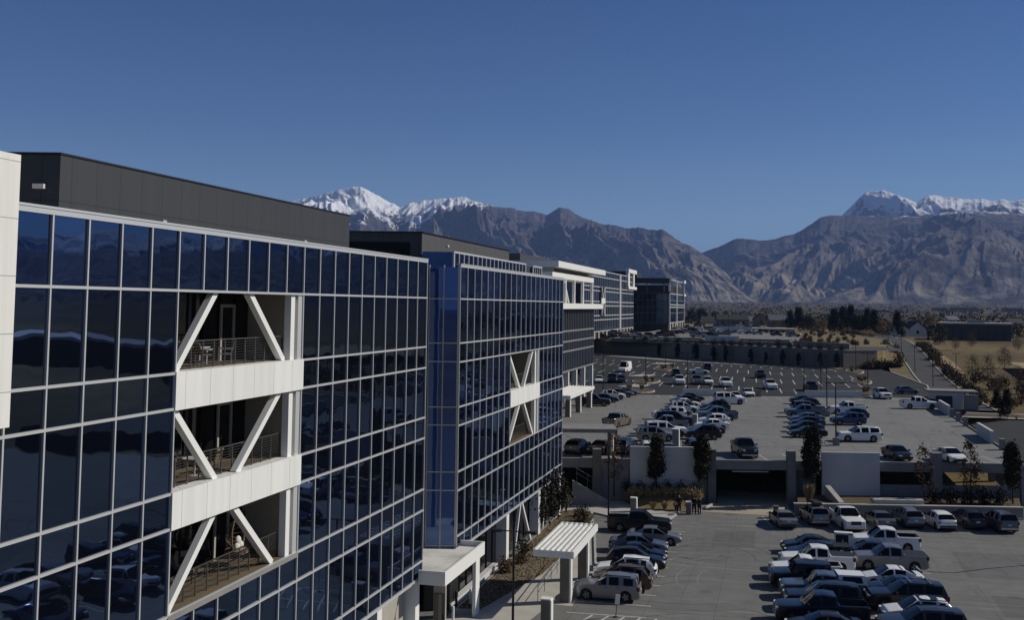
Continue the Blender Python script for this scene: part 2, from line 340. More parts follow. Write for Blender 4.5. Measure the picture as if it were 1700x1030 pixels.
# curved tyre marks and pale scuffs on the paving
def arcs(name, spots, z, m):
    p = MB()
    for x, y, r, a0, a1, w in spots:
        n = 14
        for off in (0, 1.55):
            for k in range(n):
                t0 = rad(a0+(a1-a0)*k/n); t1 = rad(a0+(a1-a0)*(k+1)/n); ra = r+off
                w0 = w*math.sin(math.pi*(k+.02)/n)**.5; w1 = w*math.sin(math.pi*min(1,(k+1)/n+.002)+1e-3)**.5 if k < n-1 else .01
                p.add([(x+(ra-w0)*math.cos(t0),y+(ra-w0)*math.sin(t0),z),(x+(ra+w0)*math.cos(t0),y+(ra+w0)*math.sin(t0),z),(x+(ra+w1)*math.cos(t1),y+(ra+w1)*math.sin(t1),z),(x+(ra-w1)*math.cos(t1),y+(ra-w1)*math.sin(t1),z)], [(0,1,2,3)])
    struct(p, name, m)
rt = random.Random(5)
arcs('tyre_marks', [(rt.uniform(-9,-1),rt.uniform(62,104),rt.uniform(5,9),rt.choice((0,90,180,270))+rt.uniform(-20,20),0,.09) for _ in range(14)] and [(x,y,r,a,a+rt.uniform(35,80),.09) for x,y,r,a in [(rt.uniform(-10,0),rt.uniform(60,105),rt.uniform(4.5,9),rt.uniform(0,360)) for _ in range(15)]+[(rt.uniform(14,26),rt.uniform(75,100),rt.uniform(5,10),rt.uniform(0,360)) for _ in range(8)]], .0045, M_TYREM)
arcs('pale_scuffs', [(x,y,r,a,a+rt.uniform(30,70),.06) for x,y,r,a in [(rt.uniform(-9,0),rt.uniform(60,106),rt.uniform(4,8),rt.uniform(0,360)) for _ in range(14)]+[(rt.uniform(13,24),rt.uniform(76,100),rt.uniform(5,9),rt.uniform(0,360)) for _ in range(6)]], .0085, M_SCUFF)
arcs('deck_tyre_marks', [(x,y,r,a,a+rt.uniform(35,80),.10) for x,y,r,a in [(rt.uniform(-6,1),rt.uniform(124,190),rt.uniform(5,9),rt.uniform(0,360)) for _ in range(14)]+[(rt.uniform(12,20),rt.uniform(128,195),rt.uniform(3.5,4.5),rt.uniform(0,360)) for _ in range(12)]+[(rt.uniform(-24,-21),rt.uniform(128,180),rt.uniform(2.5,4),rt.uniform(0,360)) for _ in range(6)]], DZ+.0045, M_TYREM)
# kerbs
p = MB()
for a, b in (((-17.0,97.2),(-14.2,82)), ((-18.3,104.4),(-11.6,99.3)), ((-11.5,99.5),(-10.2,107.1)), ((-10.4,107.4),(-8.6,108.3)), ((-8.5,108.4),(-7.2,113.2)), ((-1.0,108.6),(0.4,111.0)), ((0.4,109.6),(22.4,114.0))):
    p.bar((*a,0.07), (*b,0.07), 0.18, 0.16)
struct(p, 'kerb', M_WALK)

# second lot, on the level of the deck, and the upper terrace behind its retaining wall
WB = [(-64.0,367.0),(-20.3,324.0),(15.3,298.3),(24.4,304.5)]
p = MB(); p.prism([(-36,190.6),(24.5,206.1),(26.5,206.5),(29.4,242),(26.6,290),(24.6,304.2),(15.3,298.0),(-20.3,323.7),(-64,366.7),(-130,420),(-130,190)], 1.0, 4.31); struct(p, 'asphalt_lot', M_ASPH)
p = MB()
for a, b in (((26.5,206.5),(29.4,242)), ((29.4,242),(26.6,290))): p.bar((*a,4.37), (*b,4.37), 0.3, 0.16)
p.bar((-36,190.6,4.33), (24.5,206.1,4.33), 0.5, 0.06)
struct(p, 'lot_kerb', M_WALK)
p = MB()
p.prism([(-64,367.6),(-20.3,324.5),(15.3,298.8),(24.4,305.0),(32,330),(34,420),(30,560),(12,760),(-420,760),(-420,520)], 3.0, 8.96); struct(p, 'terrace', M_DRYGR)
# service road climbing from the right of the lots to the terrace, with its bank
def roadz(y): return 2.4+6.4*float(sstep(215, 420, y))
cl = [(33.0,205),(33.4,240),(34.6,280),(36.5,320),(38.5,360),(40.5,420),(40.0,480),(36,560),(26,660)]
p = MB(); q = MB(); k = MB()
for (x0,y0),(x1,y1) in zip(cl[:-1], cl[1:]):
    for s in range(6):
        a = s/6; b = (s+1)/6
        xa, ya, xb, yb = x0+(x1-x0)*a, y0+(y1-y0)*a, x0+(x1-x0)*b, y0+(y1-y0)*b; za, zb = roadz(ya)+.25, roadz(yb)+.25
        p.add([(xa-3.4,ya,za),(xa+3.4,ya,za),(xb+3.4,yb,zb),(xb-3.4,yb,zb)], [(0,1,2,3)])
        q.add([(xa+5.4,ya,za-.05),(xa+13,ya,za-3.5),(xb+13,yb,zb-3.5),(xb+5.4,yb,zb-.05)], [(0,1,2,3)])
        q.add([(xa+3.4,ya,za+.01),(xa+5.4,ya,za-.05),(xb+5.4,yb,zb-.05),(xb+3.4,yb,zb+.01)], [(0,1,2,3)])
        q.add([(xa-8.5,ya,za-.3),(xa-3.4,ya,za-.01),(xb-3.4,yb,zb-.01),(xb-8.5,yb,zb-.3)], [(0,1,2,3)])
        for sx in (-3.5, 3.5): k.bar((xa+sx,ya,za+.04), (xb+sx,yb,zb+.04), 0.3, 0.2)
struct(p, 'road', M_ASPH2); struct(q, 'roadside_bank', M_DRYGR); struct(k, 'road_kerb', M_WALK)
p = MB(); p.poly([(27.5,128),(62,128),(62,193),(36,192),(28.6,182)], 2.32); p.prism([(27.5,128),(62,128),(62,193),(36,192),(28.6,182)], 0.0, 2.28); struct(p, 'side_lot', M_ASPH)
p = MB(); p.poly([(29,193.2),(62,193.6),(62,195.2),(29.2,194.8)], 2.45); p.poly([(31,201.5),(66,202),(66,203),(31,202.5)], 2.46); struct(p, 'side_sidewalk', M_WALK)
p = MB(); p.poly([(29.2,194.9),(62,195.3),(66,201.9),(31,201.4)], 2.43); struct(p, 'side_bed', M_MULCH)
p = MB(); p.poly([(62,300),(150,285),(190,330),(120,360),(66,350)], 4.9); struct(p, 'straw_field', varied('straw', (0.24,0.19,0.10),(0.40,0.32,0.18),0.3,0.95,8,0.5))

# painted stall lines
p = MB()
def line(a, b, z, w=0.11):
    a = Vector((*a,z)); b = Vector((*b,z)); d = (b-a).normalized(); n_ = Vector((-d.y,d.x,0))*w/2
    p.add([a-n_, b-n_, b+n_, a+n_], [(0,1,2,3)])
for i in range(12):
    y = 67.8+2.76*i; line((-14.2,y),(-8.9,y+.25),0.006)
for i in range(5): line((-13.6+i*1.05,66.0+.08*i),(-12.4+i*1.05,70.4+.08*i),0.006,0.14)
for i in range(16):
    y = 52+2.72*i+1.3; line((-.3,y-.3),(10.9,y+.3),0.006)
for i in range(9): line((-1.2+i*2.72,103.0+i*.66),(-2.2+i*2.72,108.0+i*.66),0.006)
struct(p, 'stall_markings', M_PAINT)
p = MB()
for i in range(24):
    y = 126+2.72*i
    line((-19.0,y-.9),(-8.2,y+1.6),DZ+.006); line((.6,y+4.5),(11.8,y+7.2),DZ+.006)
for i in range(21):
    x, y = dk(-28+i*2.75, 0.6); x2, y2 = dk(-28+i*2.75, 5.6); line((x,y),(x2,y2),DZ+.006)
for i in range(20):
    t = i/19; x = -22+44*t; y = 190.5+(x+36)/60.5*15.5; line((x+.6,y-5.2),(x-.6,y-.6),DZ+.006)
struct(p, 'deck_markings', M_PAINT)
p = MB()
LZ = 4.318
for row, (ya, yb, L) in enumerate(((303.5,290.5,5.5),(285.0,268.5,13.0),(255.5,241.5,13.0),(226.0,214.5,11.0))):
    n_ = 34
    for i in range(n_):
        x = -78+i*2.85
        if x > 21: continue
        y = ya+(yb-ya)*(x+18)/33.0
        if row == 0: y = max(y, 0)
        line((x-.05*x,y),(x-.05*x+.45,y-L),LZ,0.2)
    if row: line((-78,ya+(yb-ya)*(-60/33.0)-L/2),(21,ya+(yb-ya)*(39/33.0)-L/2),LZ,0.1)
struct(p, 'lot_markings', M_PAINT)

# ------------------------------------------------------------------ mountains
def mountain(name, ctrl, crest_r, foot_r, seed, snowfn, azs, back=2500, nR=150, spur=0.7, jag=0.10, lat=900.0, obl=0.0):
    A_ = np.array([azel(*c) if c[0] > 100 else c for c in ctrl]); A_ = A_[np.argsort(A_[:,0])]
    az = azs; tgt = np.interp(az, A_[:,0], A_[:,1])
    tgt = tgt + jag*(fbm(az*2.4, az*0+seed, 3, seed)-.5) + jag*.7*(ridged(az*3.6, az*0+seed*2, 2, seed+5)-.6)
    tgt = np.maximum(tgt, 0.02)
    cr = crest_r(az); fr = foot_r(az)
    T = np.concatenate([np.linspace(0, 1, nR), 1+np.linspace(0.03, 1, 14)])
    AZ, TT = np.meshgrid(az, T)
    RR = np.where(TT <= 1, fr+(cr-fr)*TT, cr+back*(TT-1))
    s = AZ/57.3*9000.0                                     # metres across the slope
    wob = (fbm(s/2600, RR/2600, 4, seed+40)-.5)*2200+obl*(RR-9000)
    sx = s+wob
    big = ridged(sx/(lat*2.6), RR/7000, 2, seed+3, .5); med = ridged(sx/lat+.3*fbm(s/700,RR/700,3,seed+8), RR/3600+.3, 3, seed+9); fine = ridged((s+wob*.8)/(lat*.30), RR/1100, 4, seed+21)
    fine2 = ridged((s+wob*.6)/(lat*.10), RR/420, 3, seed+61)
    t = np.clip(TT, 0, 1); base = 0.16*sstep(0, .25, t)+0.84*t**1.25
    amp = spur*sstep(0,.22,t)*(1-t**4)*(1-.2*t)
    h = base + amp*((big-.6)*1.25+(med-.62)*.75+(fine-.6)*.32+(fine2-.6)*.16) + .04*t*(1-t**8)*(fbm(s/160, RR/160, 4, seed+70)-.5)
    h = np.where(TT > 1, (1-(TT-1))*h[nR-1][None,:], h); h = np.maximum(h, -0.02)
    Htar = np.tan(np.radians(tgt))*cr                       # crest height above the eye
    Hh = h*Htar[None,:]
    el = (Hh/RR).max(axis=0); sc = np.tan(np.radians(tgt))/np.maximum((Hh/RR)[nR-1], 1e-5)
    kw = 41; ker = np.hanning(kw); ker /= ker.sum(); sm = np.convolve(np.pad(sc, kw//2, mode='edge'), ker, 'valid')
    for _ in range(6):
        wt = sstep(.80, 1.0, TT); H2 = Hh*(sm[None,:]*(1-wt)+sc[None,:]*wt); e2 = (H2/RR).max(axis=0)
        over = np.maximum(1, e2/np.tan(np.radians(tgt))); sm = sm/np.convolve(np.pad(over, kw//2, mode='edge'), ker, 'valid')
    Hh = H2
    Z = Hh+CAMZ; Z = np.where(TT <= 0.001, -20, Z)
    X = RR*np.sin(np.radians(AZ)); Y = RR*np.cos(np.radians(AZ))
    fine = .55*fine+.45*fine2; snow = snowfn(AZ, RR, Z, s, fine, med, seed)
    n0, n1 = AZ.shape; idx = np.arange(n0*n1).reshape(n0, n1)
    F = np.stack([idx[:-1,:-1], idx[:-1,1:], idx[1:,1:], idx[1:,:-1]], -1).reshape(-1, 4)
    me = bpy.data.meshes.new(name); me.vertices.add(n0*n1); me.vertices.foreach_set('co', np.stack([X,Y,Z],-1).astype(np.float32).ravel())
    me.loops.add(F.size); me.loops.foreach_set('vertex_index', F.ravel().astype(np.int32)); me.polygons.add(len(F))
    me.polygons.foreach_set('loop_start', np.arange(0, F.size, 4, dtype=np.int32)); me.polygons.foreach_set('loop_total', np.full(len(F), 4, np.int32))
    at = me.attributes.new('snow', 'FLOAT', 'POINT'); at.data.foreach_set('value', np.clip(snow,0,1).astype(np.float32).ravel())
    me.update(calc_edges=True); me.polygons.foreach_set('use_smooth', [True]*len(F)); me.materials.append(mount_mat())
    o = bpy.data.objects.new(name, me); COL.objects.link(o); o['kind'] = 'structure'; return o
def mount_mat():
    if 'mountain' in MATS: return MATS['mountain']
    m = mat('mountain', (0.1,0.09,0.08), 0.95, spec=0.1); v = coords(m)
    a = noise(m, v, 0.0011, 8, 0.65); b = noise(m, v, 0.006, 8, 0.7); d = noise(m, v, 0.02, 6, 0.7)
    c = ramp(m, a, [(0.35, (0.060,0.058,0.068)), (0.5, (0.102,0.093,0.098)), (0.65, (0.042,0.042,0.051))])
    sep = nd(m, 'ShaderNodeSeparateXYZ'); lk(m, v, sep.inputs[0])
    mr = nd(m, 'ShaderNodeMapRange'); mr.inputs[1].default_value = 620; mr.inputs[2].default_value = 160; lk(m, sep.outputs[2], mr.inputs[0])
    c = mixc(m, mr.outputs[0], c, ramp(m, b, [(0.35, (0.085,0.072,0.052)), (0.6, (0.30,0.262,0.20))]))
    c = mixc(m, ramp(m, b, [(0.42, (0.75,0.75,0.75)), (0.56, (0,0,0))]), c, (0.035,0.033,0.03))
    c = mixc(m, ramp(m, d, [(0.5, (0,0,0)), (0.7, (0.6,0.6,0.6))]), c, (0.22,0.19,0.165))
    at = nd(m, 'ShaderNodeAttribute', attribute_name='snow')
    ms = nd(m, 'ShaderNodeMath', operation='ADD'); lk(m, at.outputs['Fac'], ms.inputs[0])
    m2 = nd(m, 'ShaderNodeMath', operation='MULTIPLY_ADD'); lk(m, d, m2.inputs[0]); m2.inputs[1].default_value = 2.0; m2.inputs[2].default_value = -1.0; lk(m, m2.outputs[0], ms.inputs[1])
    c = mixc(m, ramp(m, ms.outputs[0], [(0.42, (0,0,0)), (0.58, (1,1,1))]), c, (0.82,0.83,0.85)); lk(m, c, _pr(m).inputs['Base Color'])
    ad = nd(m, 'ShaderNodeMath', operation='MULTIPLY_ADD'); lk(m, d, ad.inputs[0]); ad.inputs[1].default_value = 0.35; lk(m, b, ad.inputs[2])
    bump(m, ad.outputs[0], 0.8, 45.0); return m
CT_A = [(-60,4.6),(-44,5.0),(-34,4.4),(470,339),(500,332),(520,327),(540,322),(560,317),(575,313),(598,309),(612,316),(625,325),(645,335),(664,344),(680,338),(700,334),(720,331),(745,329),(768,328),(785,333),(800,337),(820,343),(835,345),(850,346),(870,351),(890,352),(905,357),(918,351),(930,345),(940,346),(965,360),(985,367),(1000,371),(1018,374),(1030,378),(1045,380),(1060,378),(1080,382),(1100,382),(1112,389),(1125,398),(1150,410),(1165,420),(1190,440),(1215,463),(1240,485),(1262,501),(1275,512)]
CT_B = [(-9,0.6),(1120,436),(1140,430),(1165,420),(1190,411),(1215,399),(1228,396),(1240,397),(1262,400),(1290,396),(1320,388),(1335,380),(1350,370),(1362,361),(1375,358),(1400,358),(1450,359),(1500,358),(1530,360),(1560,353),(1600,352),(1650,353),(1700,356),(13,4.6),(16,3.8),(19,3.3),(22,2.9),(26,2.3),(30,2.6),(34,2.2),(40,2.5),(48,2.2),(56,2.4)]
CT_C = [(2.2,3.2),(1380,372),(1400,356),(1415,342),(1428,329),(1437,320),(1446,318),(1456,317),(1464,315.5),(1474,318),(1484,323),(1494,326),(1507,331),(1522,337),(1532,330),(1542,325.5),(1552,324.5),(1565,327),(1590,329),(1610,331),(1630,330),(1648,333),(1665,331),(1680,334),(1700,331),(13,5.0),(15,4.8),(18,4.2),(20.5,3.9),(22.3,3.3),(23.2,3.6),(24.4,2.7),(25.6,3.5),(26.8,3.1),(28,3.7),(30,3.3),(31.5,3.6),(33,3.2),(35,3.5),(37,3.2),(40,3.5),(46,3.3),(54,3.2)]
def snowA(AZ, RR, Z, s, fine, med, seed):
    lim = 940+np.interp(AZ, [-30,-22,-19.5,-17.5,-15.5,-8,-4], [-160,-150,-110,-10,190,230,900])
    return .5+(Z-lim)/300+(fine-.6)*1.1+(fbm(s/300, RR/300, 4, 91)-.5)*1.3
def snowB(AZ, RR, Z, s, fine, med, seed):
    return .40+(Z-np.interp(AZ,[4,7,11,18,24],[960,905,840,640,480]))/220+(fine-.65)*1.5+(fbm(s/200, RR/300, 4, 97)-.5)*.9
def snowC(AZ, RR, Z, s, fine, med, seed):
    return .62+(Z-np.interp(AZ,[12,18,24],[1080,760,560]))/330-(fine-.62)*1.3+(fbm(s/160, RR/160, 4, 99)-.5)*1.5
azA = np.concatenate([np.arange(-56,-30,.25), np.arange(-30,-.6,.035)])
azB = np.concatenate([np.arange(-8,12.4,.035), np.arange(12.4,56,.12)])
azC = np.concatenate([np.arange(2.2,12.4,.035), np.arange(12.4,54,.12)])
mountain('mountain_range', CT_A, lambda a: np.interp(a, [-40,-22,-10,-1], [11500,11000,9800,7600]), lambda a: np.interp(a, [-40,-10,-1], [6800,6400,6600]), 11, snowA, azA, jag=.10, lat=1000, obl=.35, spur=.78)
mountain('mountain_slope', CT_B, lambda a: np.interp(a, [-8,0,5,12,50], [10500,9800,10200,10400,10000]), lambda a: np.interp(a, [-8,-2,2,12,50], [7600,7000,6500,6600,6500]), 29, snowB, azB, jag=.06, lat=1150, spur=.72, obl=-.25)
mountain('snow_peak', CT_C, lambda a: a*0+13200, lambda a: a*0+10300, 53, snowC, azC, back=1500, nR=90, jag=.08, lat=900, spur=.55, obl=.5)
# ------------------------------------------------------------------ office buildings
FX, D0, PW = -21.37, 27.20, 1.7247
ZS = [3.93, 4.89, 7.91, 9.17, 12.25, 13.50, 16.52, 17.80, 20.80, 23.05]
def py(i): return D0+PW*i
_pm = {}
def pane_mesh(w, h, m):
    k = (round(w,3), round(h,3), m.name)
    if k not in _pm:
        b = MB(); b.box(-.02, .02, -w/2, w/2, -h/2, h/2); _pm[k] = b.mesh('glass_pane', m)
    return _pm[k]
def curtain(root, i0, i1, holes, key, limit=100):
    """curtain wall: single panes, an aluminium grid, dark backing"""
    fr = MB(); bk = MB(); cells = []
    def hole(i, z): return any(a <= i < b and z0 <= z < z1 for a, b, z0, z1 in holes)
    for i in range(i0, i1):
        for k in range(len(ZS)-1):
            zc = (ZS[k]+ZS[k+1])/2
            if not hole(i, zc): cells.append((i, k))
    cset = set(cells)
    for i in range(i0, i1+1):                                # vertical mullions, broken at the openings
        k = 0
        while k < len(ZS)-1:
            if (i, k) in cset or (i-1, k) in cset:
                k2 = k
                while k2 < len(ZS)-1 and ((i, k2) in cset or (i-1, k2) in cset): k2 += 1
                fr.box(FX-.03, FX+.075, py(i)-.034, py(i)+.034, ZS[k]-.04, ZS[k2]+.04); k = k2
            else: k += 1
    for k, z in enumerate(ZS):
        i = i0
        while i < i1:
            ok = lambda i: (i, k) in cset or (i, k-1) in cset
            if ok(i):
                j = i
                while j < i1 and ok(j): j += 1
                t = .047 if 0 < k < len(ZS)-1 else .085
                fr.box(FX-.03, FX+.085, py(i)-.036, py(j)+.036, z-t, z+t); i = j
            else: i += 1
    off = root['_o']; rest = MB()
    cells.sort(key=key)
    for n_, (i, k) in enumerate(cells):
        h = ZS[k+1]-ZS[k]-.13; w = PW-.115; c = (FX-.02, py(i+.5), (ZS[k]+ZS[k+1])/2)
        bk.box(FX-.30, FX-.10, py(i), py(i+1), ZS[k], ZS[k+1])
        if n_ < limit:
            o = bpy.data.objects.new('glass_pane', pane_mesh(w, h, M_GLASS)); COL.objects.link(o); o.parent = root
            o.location = (c[0]-off[0], c[1]-off[1], c[2]-off[2]); o.rotation_euler = (0, R.gauss(0, .0022), R.gauss(0, .0028))
        else: rest.box(c[0]-.02, c[0]+.02, c[1]-w/2, c[1]+w/2, c[2]-h/2, c[2]+h/2)
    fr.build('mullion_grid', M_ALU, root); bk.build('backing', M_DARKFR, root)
    if rest.v: rest.build('glass_pane', M_GLASS, root, kind='stuff')
def railing(root, y0, y1, z, x, step, name='railing'):
    b = MB(); n_ = max(2, int(round((y1-y0)/step)))
    for k in range(n_+1):
        y = y0+(y1-y0)*k/n_; b.box(x-.02, x+.02, y-.025, y+.025, z, z+1.05)
    b.box(x-.035, x+.035, y0, y1, z+1.05, z+1.10)
    for k in range(9): b.box(x-.008, x+.008, y0, y1, z+.1+k*.105, z+.116+k*.105)
    return b.build(name, M_STEEL, root)
def balcony(root, a, b, z0, z1, braces, depth=2.7, post=(9.40, 9.62), endp=(9.74, 10.0), left_post=False, rest_z=None):
    m = MB(); m.box(FX-depth, FX-.02, py(a)+.04, py(b)-.04, z0-.32, z0+.03); m.build('balcony_floor', M_WOOD, root)
    m = MB(); m.box(FX-depth, FX-.12, py(a)+.04, py(b)-.04, z1+.05, z1+.25); m.build('balcony_ceiling', M_BEIGE, root)
    m = MB(); m.box(FX-depth-.2, FX-depth, py(a), py(b), z0-.3, z1+.2); bw = m.build('back_window', M_INGL, root)
    g = MB()
    for k in range(1, 8):
        y = py(a)+(py(b)-py(a))*k/8; g.box(FX-depth, FX-depth+.05, y-.03, y+.03, z0+.03, z1+.05)
    g.build('window_frame', M_BLACK, bw)
    yd = py(a)+(py(b)-py(a))*.80; g = MB()
    for s in (-.55, .55): g.box(FX-depth+.05, FX-depth+.13, yd+s-.07, yd+s+.07, z0+.03, z0+2.5)
    g.box(FX-depth+.05, FX-depth+.13, yd-.48, yd+.48, z0+2.36, z0+2.5); dr = g.build('balcony_door', M_BEIGE, root)
    g = MB(); g.box(FX-depth+.02, FX-depth+.06, yd-.48, yd+.48, z0+.03, z0+2.36); g.build('door_pane', M_INGL, dr)
    g = MB(); g.box(FX-depth+.13, FX-depth+.2, yd-.40, yd-.36, z0+.9, z0+1.4); g.build('handle', M_BLACK, dr)
    m = MB(); m.box(FX-depth, FX-.45, py(b)-.06, py(b)-.005, z0+.031, z1+.05); m.build('side_wall', M_BEIGE, root)
    m = MB(); m.box(FX-depth, FX-.32, py(a)+.005, py(a)+.06, z0+.031, z1+.05); m.build('side_wall', M_BEIGE, root)
    m = MB(); m.box(FX-.36, FX-.04, py(post[0]), py(post[1]), z0+.03, z1+.05); m.build('post', M_WHITE2, root)
    m = MB(); m.box(FX-.42, FX+.02, py(endp[0]), py(endp[1])-.05, z0+.03, z1+.05); m.build('end_panel', M_ALU, root)
    for (ia, za, ib, zb) in braces:
        q = MB(); q.bar((FX-.2, py(ia), za), (FX-.2, py(ib), zb), .27, .27); q.build('brace', M_WHITE2, root)
    railing(root, py(a)+.1, py(post[0])-.05, z0+.03, FX-.42, .84)
def band(root, a, b, z0, z1):
    m = MB(); m.box(FX-.5, FX+.13, py(a)-.04, py(b)+.04, z0-.05, z1+.05); m.build('white_band', M_WPANEL, root)

# --- near office building
t = thing('office_building', 'nearest glass office building with three stacked white-braced balconies and a charcoal penthouse', 'office building', (FX, 40.0, 0))
curtain(t, -4, 20, [(4,10,9.17,20.80)], key=lambda c: abs(c[0]-(1 if c[1] > 3 else 6))+abs(c[1]-5)*.3)
for z0, z1, br in ((17.80,20.80,[(4.12,17.85,5.7,20.8),(7.25,20.8,9.1,17.85)]), (13.50,16.52,[(4.1,16.5,5.9,13.5),(6.85,13.5,8.95,16.5)]), (9.17,12.25,[(4.08,9.2,5.95,12.3),(6.7,12.3,8.75,9.2)])):
    balcony(t, 4, 10, z0, z1, br)
band(t, 4, 10, 16.52, 17.80); band(t, 4, 10, 12.25, 13.50)
m = MB(); m.box(FX-.4, FX+.1, py(4)-.02, py(10)+.02, 8.98, 9.19); m.build('balcony_sill', M_CWALL, t)
m = MB(); m.box(FX-.25, FX+.11, py(-4), py(20)+.05, 23.136, 23.21); m.build('parapet', M_ALU, t)
m = MB()
m.box(-52, FX-2.95, py(-4), py(20), 0.0, 22.7); m.box(FX-2.94, FX-.31, py(-4), py(4), 3.9, 22.7); m.box(FX-2.94, FX-.31, py(10)+.01, py(20), 3.9, 22.7)
m.box(FX-2.94, FX-.31, py(4), py(10), 21.06, 22.7); m.box(FX-2.94, FX-.52, py(4), py(10), 3.9, 8.84); m.build('core', M_BEIGE, t)
m = MB(); m.box(-52, FX-.32, py(-4), py(20), 22.72, 22.8); m.build('roof', M_ROOF, t)
m = MB(); m.box(-34, FX+.42, py(-4)-6, 25.27, 16.84, 24.5); m.build('white_tower', M_WFIN, t)
pt = MB()
P1 = [(-26.0,33.45),(-26.0,60.4),(-44,60.4),(-44,29.0)]
pt.prism(P1, 22.8, 25.80); pt = pt.build('penthouse', M_PENT, t)
m = MB(); m.prism([(-25.96,33.4),(-25.96,60.44),(-44.04,60.44),(-44.04,28.93)], 25.805, 25.88); m.build('coping', M_BLACK, pt)
_d = ray(65,309); _n = Vector((-4.45,18,0)).normalized(); _t = (_n.x*-26.0+_n.y*33.45-.12)/(_d.x*_n.x+_d.y*_n.y); _q = Vector((_d.x*_t,_d.y*_t,CAMZ+_d.z*_t))
m = MB(); m.obox((_q.x,_q.y,_q.z-.09), .42, .22, .17, math.atan2(4.45,18)); m.build('wall_light', mat('lamp_housing',(.75,.72,.6),.5), pt)
for yy in (34.2, 46.0):
    m = MB(); m.tube((FX-.7,yy,22.8),(FX-.7,yy,23.34),.05); m.obox((FX-.7,yy,23.28),.12,.24,.1); m.build('roof_vent', M_ROOF, t)
# ground floor: set-back glazing, white piers and panels
m = MB(); m.box(FX-1.2, FX-1.0, py(-4), py(20), 0.0, 3.8); m.build('ground_floor_glazing', M_INGL, t)
for i in (-2, 2.5, 7, 11.5, 16, 19.55):
    m = MB(); m.box(FX-.9, FX+.05, py(i)-.35, py(i)+.35, 0, 3.84); m.build('pier', M_WHITE2, t)
m = MB(); m.box(FX-.98, FX-.6, py(16.4), py(19.2), 0, 3.80); m.build('ground_floor_panel', M_BEIGE, t)

# --- second office building, same line of facade
t2 = thing('office_building', 'second glass office building, with two white-braced balcony levels and a blue glass end bay', 'office building', (FX, 85.0, 0))
curtain(t2, 24, 44, [(32,38,9.17,16.52)], key=lambda c: abs(c[0]-30)+abs(c[1]-4)*.3)
br = [(32.1,16.5,34.2,13.5),(35.0,13.5,36.9,16.5)]
balcony(t2, 32, 38, 13.50, 16.52, br, post=(37.25,37.5), endp=(37.72,38.0)); balcony(t2, 32, 38, 9.17, 12.25, [(32.1,9.2,34.3,12.3),(35.0,12.3,37.0,9.2)], post=(37.25,37.5), endp=(37.72,38.0))
band(t2, 32, 38, 12.25, 13.50)
m = MB(); m.box(FX-.25, FX+.11, py(24), py(44)+.05, 23.136, 23.21); m.build('parapet', M_ALU, t2)
m = MB(); m.box(-52, FX-2.95, 70.2, py(44), 0.0, 22.7); m.box(FX-2.94, FX-.31, py(24)+.4, py(32), 3.9, 22.7); m.box(FX-2.94, FX-.31, py(38)+.01, py(44), 3.9, 22.7)
m.box(FX-2.94, FX-.31, py(32), py(38), 16.8, 22.7); m.box(FX-2.94, FX-.52, py(32), py(38), 3.9, 8.84); m.build('core', M_BEIGE, t2)
m = MB(); m.box(-52, FX-.32, 70.2, py(44), 22.72, 22.8); m.build('roof', M_ROOF, t2)
# glass end bay facing down the street, beside the gap between the two buildings
E0 = Vector((FX-.06, py(24)-.03)); ed = Vector((-.966, -.259)); EL = 1.98
zs2 = [3.1, 4.3, 7.95, 9.17, 12.3, 13.5, 16.55, 17.8, 20.8, 23.0]
eb = MB(); ef = MB()
for k in range(len(zs2)-1):
    for j in range(2):
        a = E0+ed*(EL*j/2+.04); b = E0+ed*(EL*(j+1)/2-.04)
        eb.add([(a.x,a.y,zs2[k]+.04),(b.x,b.y,zs2[k]+.04),(b.x,b.y,zs2[k+1]-.04),(a.x,a.y,zs2[k+1]-.04)], [(0,3,2,1)])
        ef.bar((*(E0+ed*(EL*j/2)), zs2[k]), (*(E0+ed*(EL*(j+1)/2)), zs2[k]), .07, .07)
for j in range(3):
    a = E0+ed*(EL*j/2); ef.bar((a.x,a.y,3.1), (a.x,a.y,23.1), .08, .08)
ebo = eb.build('end_bay_glass', M_GLASSB, t2); ef.build('end_bay_frame', M_ALU, ebo)
g = MB(); e1 = E0+ed*EL
g.prism([(e1.x,e1.y),(e1.x-.1,e1.y+.02),(e1.x-.1,py(24)+2),(FX-.4,py(24)+2),(FX-.4,py(24)+.12)], 0, 22.9); g.build('end_bay_core', M_DARKFR, t2)
g = MB(); g.box(FX-6, FX-2.6, py(20)+.1, 70.1, 0, 23.0); g.build('link_wall', M_INGL, t2)
g = MB()
for z in (4.9,7.9,9.2,12.3,13.5,16.5,17.8,20.8,22.9): g.box(FX-2.59, FX-2.5, py(20)+.1, e1.y+.6, z-.05, z+.05)
g.build('link_wall_frame', M_ALU, t2)
# glazed upper storey, set back from the facade
CX = -23.0; gl = MB(); fr = MB()
def clere(y0, y1, n_, z0, z1):
    gl.box(CX-.2, CX-.05, y0, y1, z0, z1)
    for k in range(n_+1):
        y = y0+(y1-y0)*k/n_; w = .05 if 0 < k < n_ else .1; fr.box(CX-.06, CX+.05, y-w, y+w, z0, z1)
    fr.box(CX-.06, CX+.06, y0-.1, y1+.1, z1, z1+.14)
clere(72.35, 94.0, 18, 23.0, 24.12); clere(97.0, 100.6, 4, 23.0, 24.05)
fr.box(CX-.06, CX+.06, 72.25, 72.9, 22.98, 23.1)
g = gl.build('upper_glazing', M_GLASS, t2); fr.build('upper_glazing_frame', M_ALU, g)
m = MB(); m.add([(CX-.1,72.3,23.0),(CX-.1,72.3,24.2),(CX-2.2,71.75,24.2),(CX-2.2,71.75,23.0)], [(0,1,2,3),(3,2,1,0)]); m.build('upper_end_glazing', M_GLASSB, t2)
m = MB(); m.prism([(CX-.22,72.5),(CX-.22,100.4),(-25.95,100.4),(-25.95,71.8)], 22.81, 24.0); m.build('upper_storey', M_PENT, t2)
